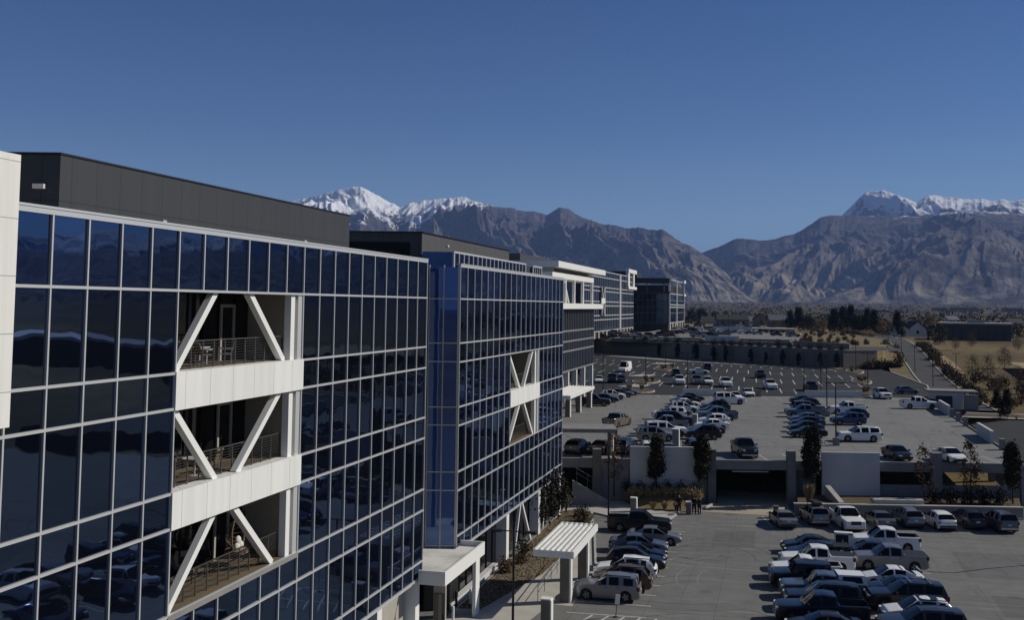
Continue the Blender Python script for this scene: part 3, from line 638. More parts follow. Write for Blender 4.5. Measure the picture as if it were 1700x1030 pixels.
pt = MB(); pt.prism([(-26.0,73.9),(-26.0,99.5),(-44,99.5),(-44,69.4)], 22.8, 25.72); pt = pt.build('penthouse', panel_mat('grey_cladding',(0.085,0.084,0.083),1.6,4,.02), t2)
m = MB(); a = Vector((-26.35,73.81)); d = Vector((-18,-4.5)).normalized(); nn = Vector((d.y,-d.x))*-.03
q = [a+d*.5, a+d*8.6]
m.add([(q[0].x,q[0].y-.04,23.1),(q[1].x,q[1].y-.04,23.1),(q[1].x,q[1].y-.04,25.0),(q[0].x,q[0].y-.04,25.0)], [(0,1,2,3),(3,2,1,0)]); m.build('louvre_opening', M_DARKFR, pt)  # flat dark sheet, the shade of a recess painted on the wall
m = MB(); m.prism([(-25.9,73.75),(-25.9,99.6),(-44.1,99.6),(-44.1,69.2)], 25.725, 25.79); m.build('coping', M_BLACK, pt)
m = MB(); m.obox((-25.95,80,25.0), .1, .35, .12); m.build('wall_light', MATS['lamp_housing'], pt)
# ground floor of the second building
m = MB(); m.box(FX-1.0, FX-.8, py(24), py(44), 0.0, 3.8); gfl = m.build('ground_floor_glazing', M_INGL, t2)
m = MB()
for i in range(25, 44): m.box(FX-.8, FX-.72, py(i)-.04, py(i)+.04, .2, 3.8)
m.build('ground_floor_frame', M_BLACK, gfl)
m = MB(); m.box(FX-.75, FX-.3, py(24)+.2, py(31), 0, .38); m.build('base_wall', M_CWHITE, t2)
for i in (31.9, 38.4, 43.6):
    m = MB(); m.box(FX-.85, FX+.05, py(i)-.4, py(i)+.4, 0, 3.84); m.build('pier', M_WHITE2, t2)
for (ia, za, ib, zb) in ((33.6,.1,34.7,3.85),(35.0,3.85,36.9,.1),(39.6,.1,40.5,3.85)):
    m = MB(); m.bar((FX-.2,py(ia),za),(FX-.2,py(ib),zb),.24); m.build('brace', M_WHITE2, t2)
# entrance canopy
c1 = G(697,948.8,4.55); c2 = G(739.7,948.8,4.55); c3 = G(799,903.5,4.55)
nb = MB(); X1 = -19.55; Y0, Y1 = 60.75, 69.3
nb.prism([(FX+.14,Y0+.121),(X1-.121,Y0+.121),(X1-.121,Y1-.121),(FX+.14,Y1-.121),(FX+.14,67.95),(-23.4,67.4),(-23.4,61.95),(FX+.14,61.95)], 3.85, 4.22); cn = nb.build('entrance_canopy', varied('stained_white_roof',(.46,.44,.40),(.66,.65,.62),.55,.85,hi_p=.55), t2)
m = MB(); m.box(X1-.12, X1, Y0, Y1, 3.72, 4.55); m.box(FX+.14, X1-.121, Y0, Y0+.12, 3.72, 4.55); m.box(FX+.14, X1-.121, Y1-.12, Y1, 3.72, 4.55); m.build('fascia', M_WHITE2, cn)
m = MB(); m.box(X1-.36, X1-.13, 67.7, 68.6, 0, 3.84); m.build('canopy_pier', M_WHITE2, cn)
m = MB(); m.box(FX+.3, X1-.75, 63.2, 63.4, 0, 3.84); m.build('entrance_wall', M_BEIGE, cn)
m = MB(); m.box(FX+.35, FX+1.0, 63.1, 63.19, 0, 2.6); m.build('entrance_door', M_INGL, cn)

# --- third building, behind, on the level of the deck
B3 = -34.5
t3 = thing('office_building', 'third office building, with a white roof frame and a top-floor loggia', 'office building', (B3, 175, DZ))
y0, y1 = 141.0, 195.0
m = MB(); m.box(-62, B3-3.7, y0, y1, DZ, 25.2); m.box(B3-3.69, B3-.35, y0, y1, 9.7, 19.9); m.build('core', M_PENT, t3)
sto = [(9.9,13.0),(13.0,14.6),(14.6,16.3),(16.3,19.9)]
for z0, z1 in sto:
    m = MB(); m.box(B3-.3, B3-.05, y0, y1, z0+.06, z1-.06); m.build('storey_glass', M_FARGL, t3)
m = MB()
n_ = 36
for k in range(n_+1):
    y = y0+(y1-y0)*k/n_; m.box(B3-.06, B3+.06, y-.06, y+.06, 9.7, 19.9)
for z in (9.75, 13.0, 14.6, 16.3): m.box(B3-.06, B3+.1, y0, y1, z-.14, z+.14)
m.build('mullion_grid', mat('dim_aluminium',(.25,.25,.24),.5,.3), t3)
m = MB(); m.box(B3-3, B3+1.0, y0-2, 199.5, 19.95, 20.85); m.build('white_slab', M_WHITE, t3)
m = MB(); m.box(B3-3.6, B3-3.4, y0, y1, 20.86, 24.7); m.build('loggia_glass', M_FARGL, t3)
for y in (152, 160.5, 169.5, 177, 185.0, 194.4):
    m = MB(); m.box(B3-.5, B3-.05, y-.3, y+.3, 20.86, 24.78); m.build('loggia_post', M_WHITE2, t3)
m = MB(); m.bar((B3-.3,168.6,24.7),(B3-.3,172.6,20.95),.3); m.build('brace', M_WHITE2, t3)
m = MB(); m.box(-40, B3, 158.6, y1, 24.79, 25.66); m.build('white_upper_band', M_WHITE, t3)
m = MB(); m.box(-40, B3+.02, 158.5, 159.6, 25.67, 26.38); m.box(-40, B3-1.2, 159.61, y1, 25.67, 26.38); m.build('roof_recess', M_BEIGE, t3)
m = MB(); m.box(-46, B3+1.0, 158.4, 202.4, 26.39, 27.35); m.build('white_roof_frame', M_WHITE, t3)
m = MB(); m.box(-58, -42, 168, 198, 25.2, 29.0); m.build('penthouse', M_PENT, t3)
m = MB(); m.box(B3-2.2, B3-2.0, y0, y1, DZ, 9.6); m.build('ground_floor_glazing', M_INGL, t3)
for y in (150,158,166,172,179,186.5,194.5):
    m = MB(); m.box(B3-.8, B3, y-.35, y+.35, DZ, 9.6); m.build('pier', M_WHITE2, t3)
m = MB(); m.bar((B3-.4,168,9.6),(B3-.4,170.4,DZ+.2),.3); m.build('brace', M_WHITE2, t3)

# --- fourth and fifth buildings, far down the row
B4 = -62.5
t4 = thing('office_building', 'fourth office building, blue glass with a small white-framed corner window box', 'office building', (B4, 400, 9.3))
m = MB(); m.box(-104, B4-.4, 335, 449.6, 9.3, 32.7); m.build('core', M_PENT, t4)
zz = [11.7, 15.7, 17.2, 20.6, 22.1, 25.8, 27.2, 30.7, 32.9]
for a, b in zip(zz[:-1], zz[1:]):
    m = MB(); m.box(B4-.35, B4-.08, 335, 449.6, a+.1, b-.1); m.build('storey_glass', M_FARGL, t4)
m = MB()
for z in zz: m.box(B4-.1, B4+.15, 335, 449.8, z-.17, z+.17)
for k in range(30): m.box(B4-.1, B4+.06, 335+k*3.95-.08, 335+k*3.95+.08, 11.7, 32.9)
m.box(B4-.1, B4+.3, 410.5, 414, 11.7, 33.1); m.build('mullion_grid', M_ALU, t4)
m = MB(); m.box(B4-.2, B4+.4, 365.5, 372.3, 17.1, 27.3); m.build('balcony_recess', M_DARKFR, t4)  # solid dark box, the shade of the recess given as colour
m = MB(); m.box(B4+.41, B4+.75, 365, 373, 21.4, 23.3); m.build('white_band', M_WHITE, t4)
for ya, za, yb, zb in ((366,27.2,368.8,23.3),(371.8,27.2,369.3,23.3),(366,17.3,368.8,21.3),(371.8,17.3,369.3,21.3),(372.8,17.1,372.8,27.3)):
    m = MB(); m.bar((B4+.55,ya,za),(B4+.55,yb,zb),.45); m.build('brace', M_WHITE2, t4)
m = MB(); m.box(B4-2, B4+.8, 431, 455.5, 27.7, 28.9); m.box(B4-2, B4+.8, 431, 455.5, 34.4, 36.0); m.box(B4-2, B4+.6, 431, 435.5, 28.91, 34.39); m.box(B4-2, B4+.6, 446.4, 449.8, 28.91, 34.39); m.build('white_frame', M_WHITE, t4)
m = MB(); m.box(-90, B4-.5, 430, 449.2, 32.71, 35.0); m.build('penthouse', M_PENT, t4)
m = MB(); m.box(B4-2, B4-1.5, 335, 449.6, 9.3, 11.5); m.build('ground_floor_glazing', M_INGL, t4)
for k in range(14):
    m = MB(); m.box(B4-.8, B4+.1, 337+k*8.5, 339.2+k*8.5, 9.3, 11.5); m.build('pier', M_APRON, t4)
B5 = -52.0
t5 = thing('office_building', 'farthest office building, with a dark front and a projecting top-floor terrace', 'office building', (B5, 520, 9))
yF = 493.0
m = MB(); m.box(-95, B5-.4, yF+.5, 570, 9, 30.6); m.build('core', mat('dark_core',(.012,.012,.014),.5), t5)
zz = [13.0, 17.6, 20.4, 23.6, 26.8]
for a, b in zip(zz[:-1], zz[1:]):
    m = MB(); m.box(-82, B5-.5, yF+.2, yF+.45, a+.1, b-.1); m.box(B5-.35, B5-.08, yF+2, 570, a+.1, b-.1); m.build('storey_glass', M_FARGL, t5)
m = MB()
for z in zz: m.box(-82, B5-.3, yF, yF+.2, z-.14, z+.14); m.box(B5-.1, B5+.15, yF+1.5, 570, z-.2, z+.2)
for k in range(14): m.box(-82+k*2.25-.1, -82+k*2.25+.1, yF, yF+.19, 13, 26.8)
m.build('mullion_grid', mat('dim_aluminium2',(.12,.13,.15),.5,.3), t5)
m = MB()
for z in (13.0,20.4,21.6,26.8,33.4): m.box(B5-.1, B5+.4, yF+1.5, 570, z-.25, z+.25)
for y in (yF+1.8, 527, 530, 568): m.box(B5-.1, B5+.5, y-.7, y+.7, 9, 33.6)
m.build('side_frame', M_ALU, t5)
m = MB(); m.box(-84, B5+.6, yF-2.5, yF+6, 26.9, 27.9); m.box(-84, B5+.6, yF-2.5, yF+6, 31.6, 33.9); m.build('terrace_frame', mat('dark_core2',(.02,.02,.022),.5), t5)
for x in (-78,-70,-62,-54):
    m = MB(); m.box(x-.3,x+.3,yF-1.6,yF-1,27.9,31.6); m.build('terrace_post', MATS['dim_aluminium2'], t5)
m = MB(); m.box(-86,-67,yF+1,yF+20,33.9,36.6); m.build('penthouse', MATS['dark_core2'], t5)
m = MB(); m.box(B5-.3, B5+1.2, 560, 569, 33.0, 34.6); m.box(B5-.3,B5+1.2,560,569,26.2,27.4); m.build('white_frame', M_WHITE, t5)
for k in range(6):
    m = MB(); m.box(B5-.8, B5+.2, 497+k*12, 501+k*12, 9, 12.8); m.build('pier', M_APRON, t5)
# ------------------------------------------------------------------ parking deck
pd = thing('parking_deck', 'concrete parking deck with open dark lower level, white front walls and columns along its edge', 'parking deck', (9.49, 118.45, 0))
A0 = dk(-46.9); A1 = dk(15.47)
m = MB(); m.prism([A0, A1, (24.5,206), (-36,190.5)], 3.85, DZ); m.build('deck_slab', M_DECK, pd)
def dbox(mb, u0, u1, w0, w1, z0, z1, mi=0):
    mb.prism([dk(u0,w0), dk(u1,w0), dk(u1,w1), dk(u0,w1)], z0, z1, mi)
m = MB(); dbox(m, -46, 15.46, -.14, .3, 3.42, DZ+.06); m.build('front_beam', M_CWALL, pd)
for u0, u1, zt in ((-26.15,-19.1,5.75), (-6.05,-.02,5.40)):
    m = MB(); dbox(m, u0, u1, -.5, -.16, 0, zt); m.build('white_wall', M_CWHITE, pd)
for u, w_, zt, mm in ((-17.55,.85,5.5,M_PIER), (-9.2,.85,5.45,M_CWALL), (6.05,.95,5.45,M_CWALL), (15.1,.7,4.3,M_CWALL), (-29.6,.9,5.4,M_PIER)):
    m = MB(); dbox(m, u-w_/2, u+w_/2, -.45, .42, 0, zt); m.build('column', mm, pd)
m = MB(); dbox(m, .02, 15.4, -.1, .25, 0, 2.05); m.build('low_wall', M_CWALL, pd)
for a_ in ((-29.1,-26.2,-.1,.3,3.41),(-19.05,-18.0,-.1,.3,3.41),(-8.7,-6.1,1.6,1.9,3.8)):
    m = MB(); dbox(m, *a_[:4], 0, a_[4]); m.build('infill_wall', M_CWALL, pd)
m = MB(); dbox(m, -46, 14, 26, 26.4, 0, 3.84); m.build('inner_wall', M_CWALL, pd)
for y in range(130, 206, 9):
    m = MB(); m.box(23.7, 24.4, y-.35, y+.35, 0, 3.84); m.build('column', M_CWALL, pd)
for y in (127.2, 133.8, 159.3, 165.7, 171.8):
    m = MB(); m.box(24.05, 24.62, y-.35, y+.35, DZ, DZ+1.3); m.build('parapet_post', M_CWALL, pd)
for ya, yb in ((139.4,149.3), (174,184.5)):
    m = MB(); m.box(24.12, 24.5, ya, yb, DZ, DZ+1.55); m.build('parapet_wall', M_CWHITE, pd)
m = MB(); m.box(24.52, 24.75, 122.3, 206, 3.8, DZ+.16); m.build('edge_kerb', M_PIER, pd)
for xa, xb in ((3.5,13.6), (-18.0,-11.0), (-5.2,-4.2)):
    ya = 190.5+(xa+36)/60.5*15.5; yb = 190.5+(xb+36)/60.5*15.5
    m = MB(); m.prism([(xa,ya-.3),(xb,yb-.3),(xb,yb-.02),(xa,ya-.02)], DZ, DZ+1.25); m.build('parapet_wall', M_CWHITE if xb-xa > 2 else M_PIER, pd)
m = MB(); dbox(m, -15.4, -11.6, -.25, -.15, 3.2, 3.3); m.build('clearance_bar', M_CWHITE, pd)
m = MB(); dbox(m, -7.9, -7.4, -.2, -.14, 1.2, 1.9); m.build('wall_sign', M_CWHITE, pd)

# stair down beside the second building
st = thing('stair_wall', 'concrete stair parapet with a steel handrail going down under the parking deck', 'stair', (-20.5,108.2,0))
m = MB(); m.add([(-21.2,108.0,0),(-17.6,108.9,0),(-17.6,108.9,.5),(-21.2,108.0,2.5),(-21.2,108.3,0),(-17.6,109.2,0),(-17.6,109.2,.5),(-21.2,108.3,2.5)], [(0,1,2,3),(5,4,7,6),(3,2,6,7),(1,5,6,2),(4,0,3,7)]); m.build('parapet', M_CWALL, st)
m = MB(); m.tube((-21.1,109.3,3.6),(-17.7,110.2,1.6),.04); m.tube((-21.1,109.3,3.1),(-17.7,110.2,1.1),.03)
for k in range(4): x = -21+k*1.1; m.tube((x,109.3+k*.29,.1),(x,109.3+k*.29,3.55-k*.65),.03)
m.build('handrail', M_STEEL, st)

# low boundary wall behind the front row of parked cars
lw = thing('boundary_wall', 'low concrete wall with a pale cap behind the row of parked cars', 'wall', (10,112,0))
m = MB(); m.prism([(0.9,109.3),(22.6,114.2),(22.5,114.55),(0.8,109.65)], 0, 1.12); m.build('wall_body', M_CWALL, lw)
m = MB(); m.prism([(0.85,109.22),(22.7,114.12),(22.58,114.63),(0.73,109.73)], 1.121, 1.22); m.build('wall_cap', M_WALK, lw)
pb = MB(); pb.prism([(8.5,111.5),(13.3,112.6),(13.0,113.9),(8.2,112.8)], 1.23, 1.62); solo(pb, 'planter_slab', M_WALK, 'flat pale concrete slab on the low wall beside the right white wall', 'planter')
rp = MB(); rp.add([(3.95,115.2,2.2),(4.5,115.3,2.2),(5.7,111.3,1.2),(5.2,111.2,1.2),(3.95,115.2,0),(4.5,115.3,0),(5.7,111.3,0),(5.2,111.2,0)], [(0,1,2,3),(3,2,6,7),(1,5,6,2),(4,0,3,7),(4,5,1,0)])
solo(rp, 'ramp_wall', M_WALK, 'narrow sloping concrete wall with a pale top in front of the right white wall', 'wall')

# pale canopies
def canopy(name, label, x0, x1, y0, y1, z, piers, ribs=7, base=0.0, pm=None):
    t = thing(name, label, 'canopy', ((x0+x1)/2, (y0+y1)/2, base))
    m = MB(); m.box(x0, x1, y0, y1, z-.1, z); w_ = (x1-x0)/ribs
    for k in range(ribs+1): xk = x0+k*w_; m.box(max(x0,xk-.05), min(x1,xk+.05), y0+.01, y1-.01, z+.001, z+.14)
    m.build('roof', varied('painted_roof_metal',(.62,.62,.59),(.76,.76,.72),1.5,.45), t)
    m = MB(); m.box(x0-.05, x1+.05, y0-.09, y0-.005, z-.36, z+.1); m.box(x0-.05, x1+.05, y1+.005, y1+.09, z-.36, z+.1); m.box(x1+.005, x1+.1, y0, y1, z-.36, z+.1); m.box(x0-.1, x0-.005, y0, y1, z-.36, z+.1); m.build('fascia', M_WHITE2, t)
    for (px_, py_) in piers:
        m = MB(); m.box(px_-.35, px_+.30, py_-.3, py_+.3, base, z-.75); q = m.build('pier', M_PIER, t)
        m = MB(); m.box(px_+.301, px_+.42, py_-.3, py_+.3, base, z-.75); m.build('pier_edge', M_WHITE2, q)  # sunlit side of the pier put into the colour as a white strip
        m = MB(); m.box(px_-.12, px_+.12, py_-.12, py_+.12, z-.749, z-.11); m.build('stub_post', M_WHITE2, q)
    m = MB(); m.box(piers[0][0]-.1, piers[0][0]+.1, y0+.2, y1-.2, z-.3, z-.11); m.build('beam', M_WHITE2, t)
    return t
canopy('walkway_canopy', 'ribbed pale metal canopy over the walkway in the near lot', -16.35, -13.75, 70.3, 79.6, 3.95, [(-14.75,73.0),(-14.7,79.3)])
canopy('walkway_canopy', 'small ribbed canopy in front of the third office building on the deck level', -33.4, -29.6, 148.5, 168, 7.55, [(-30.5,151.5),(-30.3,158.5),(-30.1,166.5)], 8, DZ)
fc = thing('flat_canopy', 'flat concrete roof on a pale post over two cars at the deck corner', 'canopy', (-21, 115, DZ))
m = MB(); m.prism([(-29,110.6),(-17.4,113.5),(-18.6,118.4),(-30.2,115.5)], 6.85, 7.25); m.build('roof', M_CWALL, fc)
for x, y in ((-18.3,114.3),(-29,112.5)):
    m = MB(); m.box(x-.28, x+.12, y-.2, y+.2, DZ, 6.84); q = m.build('pier', M_PIER, fc); m = MB(); m.box(x+.121, x+.35, y-.2, y+.2, DZ, 6.84); m.build('pier_edge', M_WHITE2, q)  # right sides of the piers painted white as if in sun

# lamp posts
def lamp(x, y, z, h, label, ped=0.0, arms=1.1, ang=0.0, group='lamp posts of the car parks'):
    t = thing('street_lamp', label, 'lamp post', (x, y, z), 0, group)
    m = MB(); m.tube((x,y,z+ped),(x,y,z+h),.09,.06,8); m.build('pole', M_BLACK, t)
    if ped:
        m = MB(); m.box(x-.38, x+.38, y-.38, y+.38, z, z+ped); m.build('pedestal', M_CWALL, t)
    for s in (-1, 1):
        m = MB(); a = Vector((x+s*.1*math.cos(ang), y+s*.1*math.sin(ang), z+h-.05)); b = a+Vector((math.cos(ang),math.sin(ang),0))*s*arms
        m.bar(a, b, .06); b2 = b+Vector((math.cos(ang),math.sin(ang),0))*s*.02
        m.obox((b2.x, b2.y, b2.z-.07), .62, .34, .12, ang); m.build('lamp_head', M_BLACK, t)
lamp(-15.75, 62.2, 0, 6.95, 'black two-headed lamp post nearest the camera, in front of the gravel bed', 0, .95)
lamp(-16.6, 102.8, 0, 6.9, 'black lamp post by the walkway in front of the lower deck opening', 0, .8)
for px_, py_, lab, pe in ((1388,740,'lamp post on a concrete pedestal beside the large white SUV on the deck',.9), (1373,692,'lamp post beside the white pickup on the deck',.9), (1363,658,'lamp post at the far edge of the deck above the right double row',.9), (1335,649,'far lamp post in the asphalt lot behind the right double row',0),
    (1421,614,'lamp post on the farther brown island at the right of the asphalt lot',0), (1441,650,'lamp post on the nearer brown island at the right of the asphalt lot',0), (1072,640,'lamp post on the brown island in the left of the asphalt lot',0), (1105,613,'lamp post on the round island in the left of the asphalt lot',0), (1001,658,'lamp post at the left far corner of the deck',0), (1141,650,'lamp post with a pale base at the far edge of the deck',0)):
    g = G(px_, py_, DZ); lamp(g.x, g.y, DZ, 7.4, lab, pe, .75, rad(14))
for px_, py_, lab in ((1475,592,'second lamp post along the service road'), (1497,604,'third lamp post along the service road'), (1519,624,'fourth lamp post along the service road'), (1549,640,'tall lamp post nearest the camera along the service road'), (1588,650,'lamp post in the dry grass right of the service road')):
    g = G(px_, py_, 3.6); lamp(g.x, g.y, 3.0, 8.5, lab, 0, .3)

# free standing concrete pillars, charger, bollards and other small things
def pillar(px_, py_, h, w_, label, mm=M_PIER, cap=True, z=0):
    g = G(px_, py_, z); t = thing('concrete_pillar', label, 'pillar', (g.x, g.y+w_/2, z), 0, 'free-standing pillars')
    c = t['_o']; m = MB(); m.box(c[0]-w_/2, c[0]+w_/2, c[1]-w_/2, c[1]+w_/2, z, z+h); m.build('pillar_body', mm, t)
    if cap:
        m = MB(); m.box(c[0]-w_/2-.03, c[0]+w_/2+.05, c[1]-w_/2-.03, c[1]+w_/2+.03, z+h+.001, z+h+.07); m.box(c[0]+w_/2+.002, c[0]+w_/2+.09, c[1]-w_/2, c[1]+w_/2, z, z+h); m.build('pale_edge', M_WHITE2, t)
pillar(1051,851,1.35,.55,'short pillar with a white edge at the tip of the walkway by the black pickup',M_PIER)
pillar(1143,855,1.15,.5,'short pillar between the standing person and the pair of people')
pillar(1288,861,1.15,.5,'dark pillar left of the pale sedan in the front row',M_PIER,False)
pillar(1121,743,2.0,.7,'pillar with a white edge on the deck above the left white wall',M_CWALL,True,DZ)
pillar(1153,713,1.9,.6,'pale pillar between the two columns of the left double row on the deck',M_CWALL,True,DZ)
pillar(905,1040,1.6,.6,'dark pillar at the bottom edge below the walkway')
for px_, py_, lab in ((781,1004,'left one of the two white bollards by the gravel bed'), (789,1010,'right one of the two white bollards by the gravel bed'), (757,1008,'black bollard beside the bin'), (752,1035,'short white bollard lowest in the photo')):
    g = G(px_, py_); m = MB(); m.tube((g.x,g.y,0),(g.x,g.y,1.0),.085,.085,10); m.tube((g.x,g.y,1.0),(g.x,g.y,1.06),.085,.03,10)
    solo(m, 'bollard', M_BLACK if 'black' in lab else M_WHITE2, lab, 'bollard', 'bollards by the gravel bed', 40)
g = G(724,1003); t = thing('trash_bin', 'black round litter bin beside the entrance', 'bin', (g.x,g.y,0)); m = MB(); m.tube(g,(g.x,g.y,.95),.3,.33,14); m.build('bin_body', M_BLACK, t, 40); m = MB(); m.tube((g.x,g.y,.951),(g.x,g.y,1.05),.35,.25,14); m.build('lid', M_BLACK, t, 40)
g = G(1022,1026); t = thing('sign_post', 'white parking sign on a thin leaning post in front of the silver SUV', 'sign', (g.x,g.y,0)); m = MB(); m.tube(g,(g.x+.12,g.y,1.25),.03); m.tube(g,(g.x,g.y,.06),.16); m.build('post', M_STEEL, t); m = MB(); m.bar((g.x+.09,g.y-.04,.85),(g.x+.16,g.y-.04,1.5),.3,.03); m.build('sign_plate', M_WHITE, t)
t = thing('handrail', 'thin steel handrail along the ramp left of the ribbed canopy', 'handrail', (-16.9,78,0))
for k in range(5):
    y = 72.5+k*2.6; m = MB(); m.tube((-16.6-.1*k,y,0),(-16.6-.1*k,y,1.0),.025); m.build('post', M_STEEL, t)
m = MB(); m.tube((-16.6,72.5,1.0),(-17.0,82.9,1.0),.03); m.tube((-16.6,72.5,.6),(-17.0,82.9,.6),.02); m.build('rail', M_STEEL, t)
g = G(1398,926); t = thing('charging_station', 'black car charging cabinet with a white frame between the two pickup rows', 'charger', (g.x,g.y,0), 0)
m = MB(); m.box(g.x-.5,g.x+.5,g.y-.3,g.y+.3,0,1.9); m.build('cabinet', M_BLACK, t); m = MB()
m.box(g.x-.6,g.x-.501,g.y-.33,g.y+.3,0,2.0); m.box(g.x+.501,g.x+.85,g.y-.33,g.y+.3,0,2.0); m.box(g.x-.6,g.x+.85,g.y-.33,g.y+.3,1.901,2.05); m.build('frame', M_WHITE2, t); m = MB(); m.box(g.x+.0,g.x+.08,g.y-.34,g.y-.301,.15,1.5); m.build('light_strip', M_WHITE, t)
g = G(1034,868); m = MB(); m.box(g.x-.55,g.x+.55,g.y,g.y+.5,0,.75); m.box(g.x-.6,g.x+.6,g.y-.05,g.y+.55,.751,.8); solo(m, 'utility_box', M_CWALL, 'low grey utility box on the walkway behind the black pickup', 'utility box')
# a lamp post's cast shadow across the paving, laid as dark strips
m = MB(); pts = [G(1540,950),G(1585,952),G(1640,945),G(1700,940),G(1760,934)]
for a, b in zip(pts[:-1], pts[1:]): line(a[:2], b[:2], .008, .1) if False else m.bar((a.x,a.y,.004),(b.x,b.y,.004),.13,.006)
struct(m, 'crack_filler', M_POLESHADOW)

# retaining wall of the terrace
rw = thing('retaining_wall', 'tall brown block retaining wall behind the asphalt lot, its right end turned into the sun', 'wall', (-10,312,4))
bm_ = panel_mat('block_wall',(.22,.18,.14),1.6,.42,.02)
for k, (a, b) in enumerate(zip(WB[:-1], WB[1:])):
    m = MB(); A = Vector(a); B = Vector(b); d = (B-A).normalized(); n_ = Vector((-d.y,d.x))*.45; m.prism([tuple(A),tuple(B),tuple(B+n_),tuple(A+n_)], 3.6, 9.15); m.build('wall_body', bm_, rw)
    m = MB(); m.prism([tuple(A-n_*.2),tuple(B-n_*.2),tuple(B+n_*1.2),tuple(A+n_*1.2)], 9.151, 9.32); m.build('wall_cap', M_PIER, rw)
m = MB()
for a, b in zip(WB[:2], WB[1:3]):
    A = Vector(a); B = Vector(b); d = (B-A).normalized(); n_ = Vector((d.y,-d.x)); m.prism([tuple(A+n_*.1),tuple(B+n_*.1),tuple(B+n_*4.4),tuple(A+n_*4.4)], 4.3, 4.75)
struct(m, 'planter_strip', M_DRYGR)
m = MB()
for a, b in zip(WB[:2], WB[1:3]):
    A = Vector(a); B = Vector(b); d = (B-A).normalized(); n_ = Vector((d.y,-d.x)); m.prism([tuple(A+n_*4.5),tuple(B+n_*4.5),tuple(B+n_*(6.3 if b[0] > 0 else 10)),tuple(A+n_*(10 if b[0] > 0 else 14))], 4.32, 4.4)
struct(m, 'path', M_WALK)
# upper car park on the terrace: its own low deck walls
ud = thing('upper_parking_deck', 'pale low parking structure on the terrace in front of the far buildings', 'parking deck', (-20,380,9))
m = MB(); m.prism([(-56,352),(2,338),(6,420),(-10,530),(-56,530)], 8.9, 9.9); m.build('deck_slab', M_DECK, ud)
for a, b, z, mm in (((-25,348),(-14,345.5),1.5,M_CWHITE), ((-13.9,345.3),(1.5,342),.8,M_CWALL), ((-54,356),(-42,353),1.0,M_CWALL), ((-30,470),(-14,468),2.4,M_CWHITE), ((-41,352),(-26,348.5),.6,M_PIER), ((-36,420),(-20,417),1.2,M_CWALL)):
    m = MB(); m.prism([a,b,(b[0],b[1]+.4),(a[0],a[1]+.4)], 9.901, 9.9+z); m.build('parapet_wall', mm, ud)
m = MB(); m.prism([(-13.9,468.3),(4,465),(4,480),(-13.9,484)], 11.2, 11.9); m.build('roof_slab', M_WALK, ud)
for x, y in ((-13,470),(-4,468),(3,467)):
    m = MB(); m.box(x-.4,x+.4,y,y+.8,9.901,11.19); m.build('column', M_CWALL, ud)
m = MB(); m.prism([(-60,369),(-21,326.6),(15,301),(24,307),(33,330),(31,345),(10,340),(4,336),(-58,350)], 8.5, 9.0); struct(m, 'terrace_street', M_ASPH2)
m = MB(); m.prism([(2.6,338),(8,330),(18,318),(18.3,318.4),(8.3,330.4),(3,338.4)], 9.0, 10.6); solo(m, 'terrace_wall', panel_mat('pale_block_wall',(.30,.26,.20),1.2,.4,.02), 'pale block wall on the terrace above the right end of the retaining wall', 'wall')
for k, (px_, py_, lab) in enumerate(((1063,572,'first lamp post from the left on the terrace'),(1120,566,'second lamp post from the left on the terrace'),(1210,560,'third lamp post from the left on the terrace'),(1262,556,'fourth lamp post from the left on the terrace'),(1309,556,'fifth lamp post from the left on the terrace'))):
    g = G(px_, py_, 9.9); lamp(g.x, g.y, 9.9, 9.5, lab, 0, .9, .2)
# concrete ramp portal at the far right corner of the deck
rp = thing('ramp_portal', 'grey concrete ramp portal with a dark opening at the far right corner of the deck', 'ramp', (28,205,2.3))
m = MB(); m.box(25.4,31.2,206.6,207.2,1.0,5.6); m.build('front_wall', M_CWHITE, rp)
m = MB(); m.box(26.6,29.4,206.45,206.59,2.0,4.9); m.build('opening', M_DARKFR, rp)  # solid dark panel with the shade inside the doorway as its colour
m = MB(); m.box(31.21,33.6,205.4,206.0,1.0,5.3); m.build('side_wall', M_CWALL, rp)
m = MB(); m.box(25.2,33.8,206.4,212,5.601,5.85); m.build('roof', M_CWALL, rp)

# people
SKIN = mat('skin', (.42,.26,.18), .6, spec=.3); HAIR = mat('hair', (.02,.014,.01), .6)
CL1 = mat('black_cloth', (.012,.012,.014), .9, spec=.2); CL2 = mat('dark_blue_denim', (.02,.026,.045), .9, spec=.2); CL3 = mat('charcoal_cloth', (.03,.03,.033), .9, spec=.2)
def skin_mesh(name, verts, edges, radii, m, parent, loc, rz, sub=2):
    me = bpy.data.meshes.new(name); me.from_pydata(verts, edges, []); me.materials.append(m)
    o = bpy.data.objects.new(name, me); COL.objects.link(o)
    if parent: o.parent = parent
    else: o.location = loc; o.rotation_euler = (0,0,rz)
    sk = o.modifiers.new('skin', 'SKIN')
    if not me.skin_vertices: me.skin_vertices.new()
    for v, r in zip(me.skin_vertices[0].data, radii): v.radius = (r, r)
    me.skin_vertices[0].data[0].use_root = True
    sb = o.modifiers.new('smooth', 'SUBSURF'); sb.levels = sub; sb.render_levels = sub
    return o
